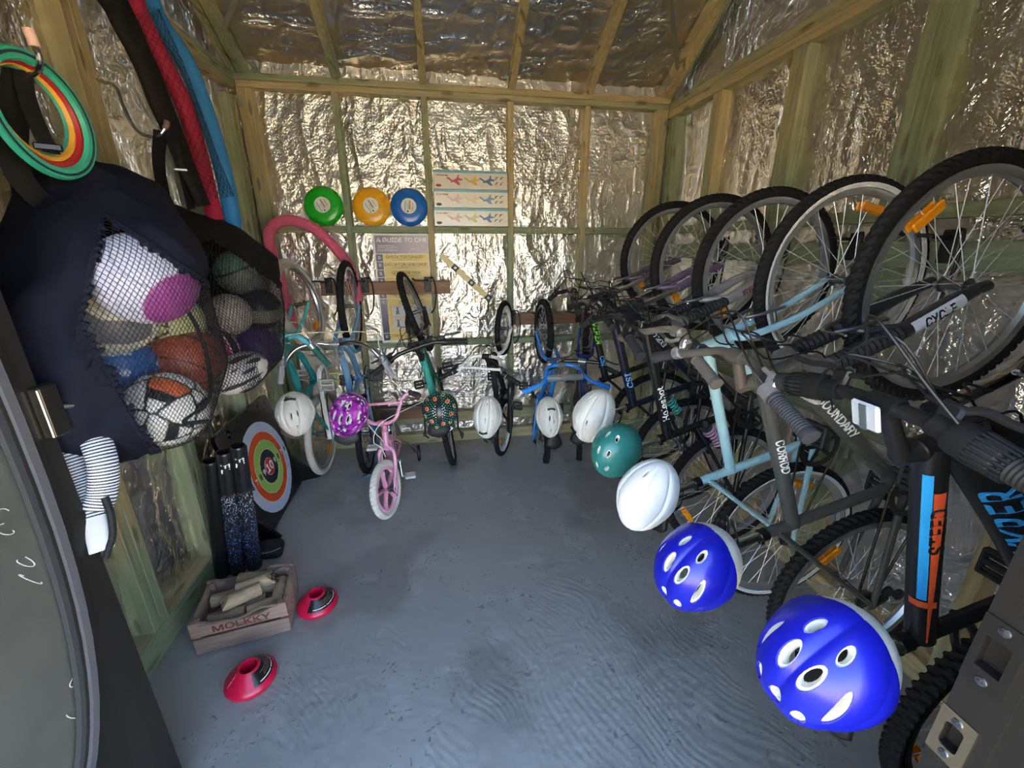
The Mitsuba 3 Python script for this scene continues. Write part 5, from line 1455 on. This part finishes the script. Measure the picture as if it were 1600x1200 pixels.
bands = [('D', 'CHECK FOR ', 'DANGER', 1.530, 1.580), ('R', 'CHECK FOR ', 'RESPONSE', 1.470, 1.525), ('S', 'SEND FOR ', 'HELP', 1.415, 1.465), ('A', 'OPEN ', 'AIRWAY', 1.36, 1.41), ('B', 'CHECK ', 'BREATHING', 1.255, 1.30), ('C', 'START ', 'CPR', .985, 1.25), ('D', 'ATTACH ', 'DEFIBRILLATOR', .925, .98)]
PM('poster_c', lambda p, n, uv: mix((.02, .025, .08), (.20, .17, .26), smoothstep(.98, 1.24, p.z)), rough=.4)
for i, (l, a, b_, z0, z1) in enumerate(bands):
    sq = rect(PX0 + .012, PX0 + .062, z0, z1, 'poster_c' if l == 'C' else M('#16182c', .4) if i == 6 else M('#5d5670', .4), cp, 'step_square', 0)
    ptx(l, .020, PX0 + .037, z1 - .034, '#e9e6ea', sq, True)
    yb_ = rect(PX0 + .066, PX1 - .006, z0, z1, YEL, cp, 'step_band', 0)
    if i in (3,):
        continue
    zt = z1 - .030 if l != 'C' else z1 - .034
    mm = MB(); text(mm, a.strip() + ' ' + b_, .0205, Pt(PX0 + .225, zt, .001), xx, zz, .0005, False, True, stretch=1.0)
    add('lettering', mm, M('#4a4136', .5), yb_, smooth=False)
    rect(PX0 + .13, PX0 + .33, z1 - .0415, z1 - .0395, M('#6d6046', .5), yb_, 'text_line', .001)
for r_ in range(2):
    pn = rect(PX0 + .095, PX1 - .02, 1.11 - r_ * .10, 1.20 - r_ * .10, M('#c9c7c9', .45), cp, 'picture_panel', .001)
    for c_ in range(3):
        x = PX0 + .135 + c_ * .095; z = 1.155 - r_ * .10
        add('figure', MB().poly(Point(0, .022).buffer(.009), .0005, Pt(x, z, .002), xx, zz).poly(Polygon([(-.012, -.025), (.012, -.025), (.008, .012), (-.008, .012)]) if c_ == 0 else Polygon([(-.03, -.02), (.03, -.02), (.022, -.006), (-.02, .0)]), .0005, Pt(x, z, .002), xx, zz), M(('#6a6258', '#8a8078', '#3a3a3c')[c_], .5), pn, smooth=False)
        rect(x - .032, x + .032, z + .034, z + .037, M('#8d8890', .5), pn, 'text_line', .002)
rect(PX0 + .080, PX0 + .092, 1.11, 1.20, M('#d8b02c', .4), cp, 'side_tab', .001)

# throwing discs on the noggin
def disc(x, colr, lab, rot):
    k = thing('throwing_disc', lab, 'disc')
    c = np.array([x, 2.985, 1.779 + .132]); ax = unit(np.array([0, -1, .16]))
    add('body', MB().lathe([(0, .028), (.075, .027), (.105, .022), (.122, .012), (.132, -.004), (.131, -.014), (.124, -.012), (.115, .006), (.09, .018), (0, .022)], c - ax * .012 + np.array([0, -.012, 0]), ax, 64), M(colr, .28, 0, .6), k)
    X = unit(np.cross((0, 0, 1.0), ax)) ; X = Raxis(ax, rot) @ X; Y = np.cross(ax, X)
    lo = c - ax * .012 + np.array([0, -.012, 0]) + ax * .0285
    lb = add('label', MB().poly(Point(0, 0).buffer(.054, 24), .0006, lo, X, Y), M('#d9d8cf', .5), k, smooth=False)
    for a, b_, w_, h_, cc_ in ((-.030, -.005, .008, .075, '#7fb3d9'), (.0, .008, .012, .06, '#9a9a94'), (.022, .0, .010, .05, '#b8b6ae'), (-.012, -.01, .006, .05, '#c2c0b8')):
        add('print', MB().poly([(a, b_ - h_ / 2), (a + w_, b_ - h_ / 2), (a + w_, b_ + h_ / 2), (a, b_ + h_ / 2)], .0004, lo + ax * .0007, X, Y), M(cc_, .5), lb, smooth=False)
    add('print', MB().poly(Point(-.006, -.038).buffer(.006), .0004, lo + ax * .0007, X, Y), M('#16181a', .5), lb, smooth=False)
disc(.445, '#12a51e', 'green throwing disc standing on the back wall ledge', .5)
disc(.772, '#dfa012', 'yellow throwing disc between the green and blue discs', .55)
disc(1.036, '#1560b8', 'blue throwing disc beside the glider boxes', -.1)

# three glider boxes
from shapely import affinity
plane_poly = affinity.scale(Polygon([(-.052, .010), (-.040, .014), (-.012, -.002), (.012, .008), (.020, .024), (.028, .026), (.026, .010), (.050, .004), (.050, -.001), (.020, -.004), (.036, -.024), (.022, -.026), (-.004, -.010), (-.026, -.014), (-.022, -.006)]), 1.15, 1.3)
for i in range(3):
    zc = 1.779 + .063 + (2 - i) * .126
    k = thing('glider_box', ('top box of three showing red, yellow and blue toy gliders', 'middle box of the three glider boxes, under a glossy glare', 'lowest box of the three glider boxes, resting on the ledge')[i], 'box')
    yb0 = 2.955 - .004 * (i % 2)
    x0 = 1.222 - .004 * i; x1 = 1.758 + .002 * i
    add('carton', MB().box(((x0 + x1) / 2, yb0 + .03, zc), (x1 - x0, .06, .124), None, .002), M('#cfc9bf' if i == 0 else '#ddd9cf', .3, 0, .6), k, smooth=False)
    F = lambda x, z, d=.0: np.array([x, yb0 - .0008 - d, z])
    add('band', MB().box(F((x0 + x1) / 2, zc + .053), (x1 - x0 - .002, .0008, .017)), M('#6fa9bf', .35), k, smooth=False)
    add('lettering', text(MB(), 'Foam Glider', .011, F(x0 + .018, zc + .022, .0), xx, zz, .0005, center=False), M('#8a4a3c', .5), k, smooth=False)
    for q, (c_, x) in enumerate((('#c24a62', .150), ('#d2b03a', .275), ('#56719c', .385))):
        cq = c_ if i == 0 else (('#d9bcbc', '#d9cdb0', '#7f9db8'), ('#d9bcbc', '#cfc095', '#6d84b8'))[i - 1][q]
        add('glider_picture', MB().poly(plane_poly, .0006, F(x0 + x, zc - .002), xx, zz), M(cq, .4), k, smooth=False)
    for q in range(4):
        add('step_picture', MB().poly(Polygon([(-.014, -.008), (-.004, -.008), (.0, .004), (.014, .006), (.012, .010), (-.006, .008)]), .0005, F(x0 + .458 + .036 * (q % 2), zc + .014 - .036 * (q // 2)), xx, zz), M('#6a5a4e', .5), k, smooth=False)
    add('logo', MB().poly([(.02 * math.cos(t), .010 * math.sin(t)) for t in np.linspace(0, 2 * PI, 20, endpoint=False)], .0006, F(x0 + .035, zc - .040), xx, zz), M('#a8242c' if i == 0 else '#3a2426', .4), k, smooth=False)
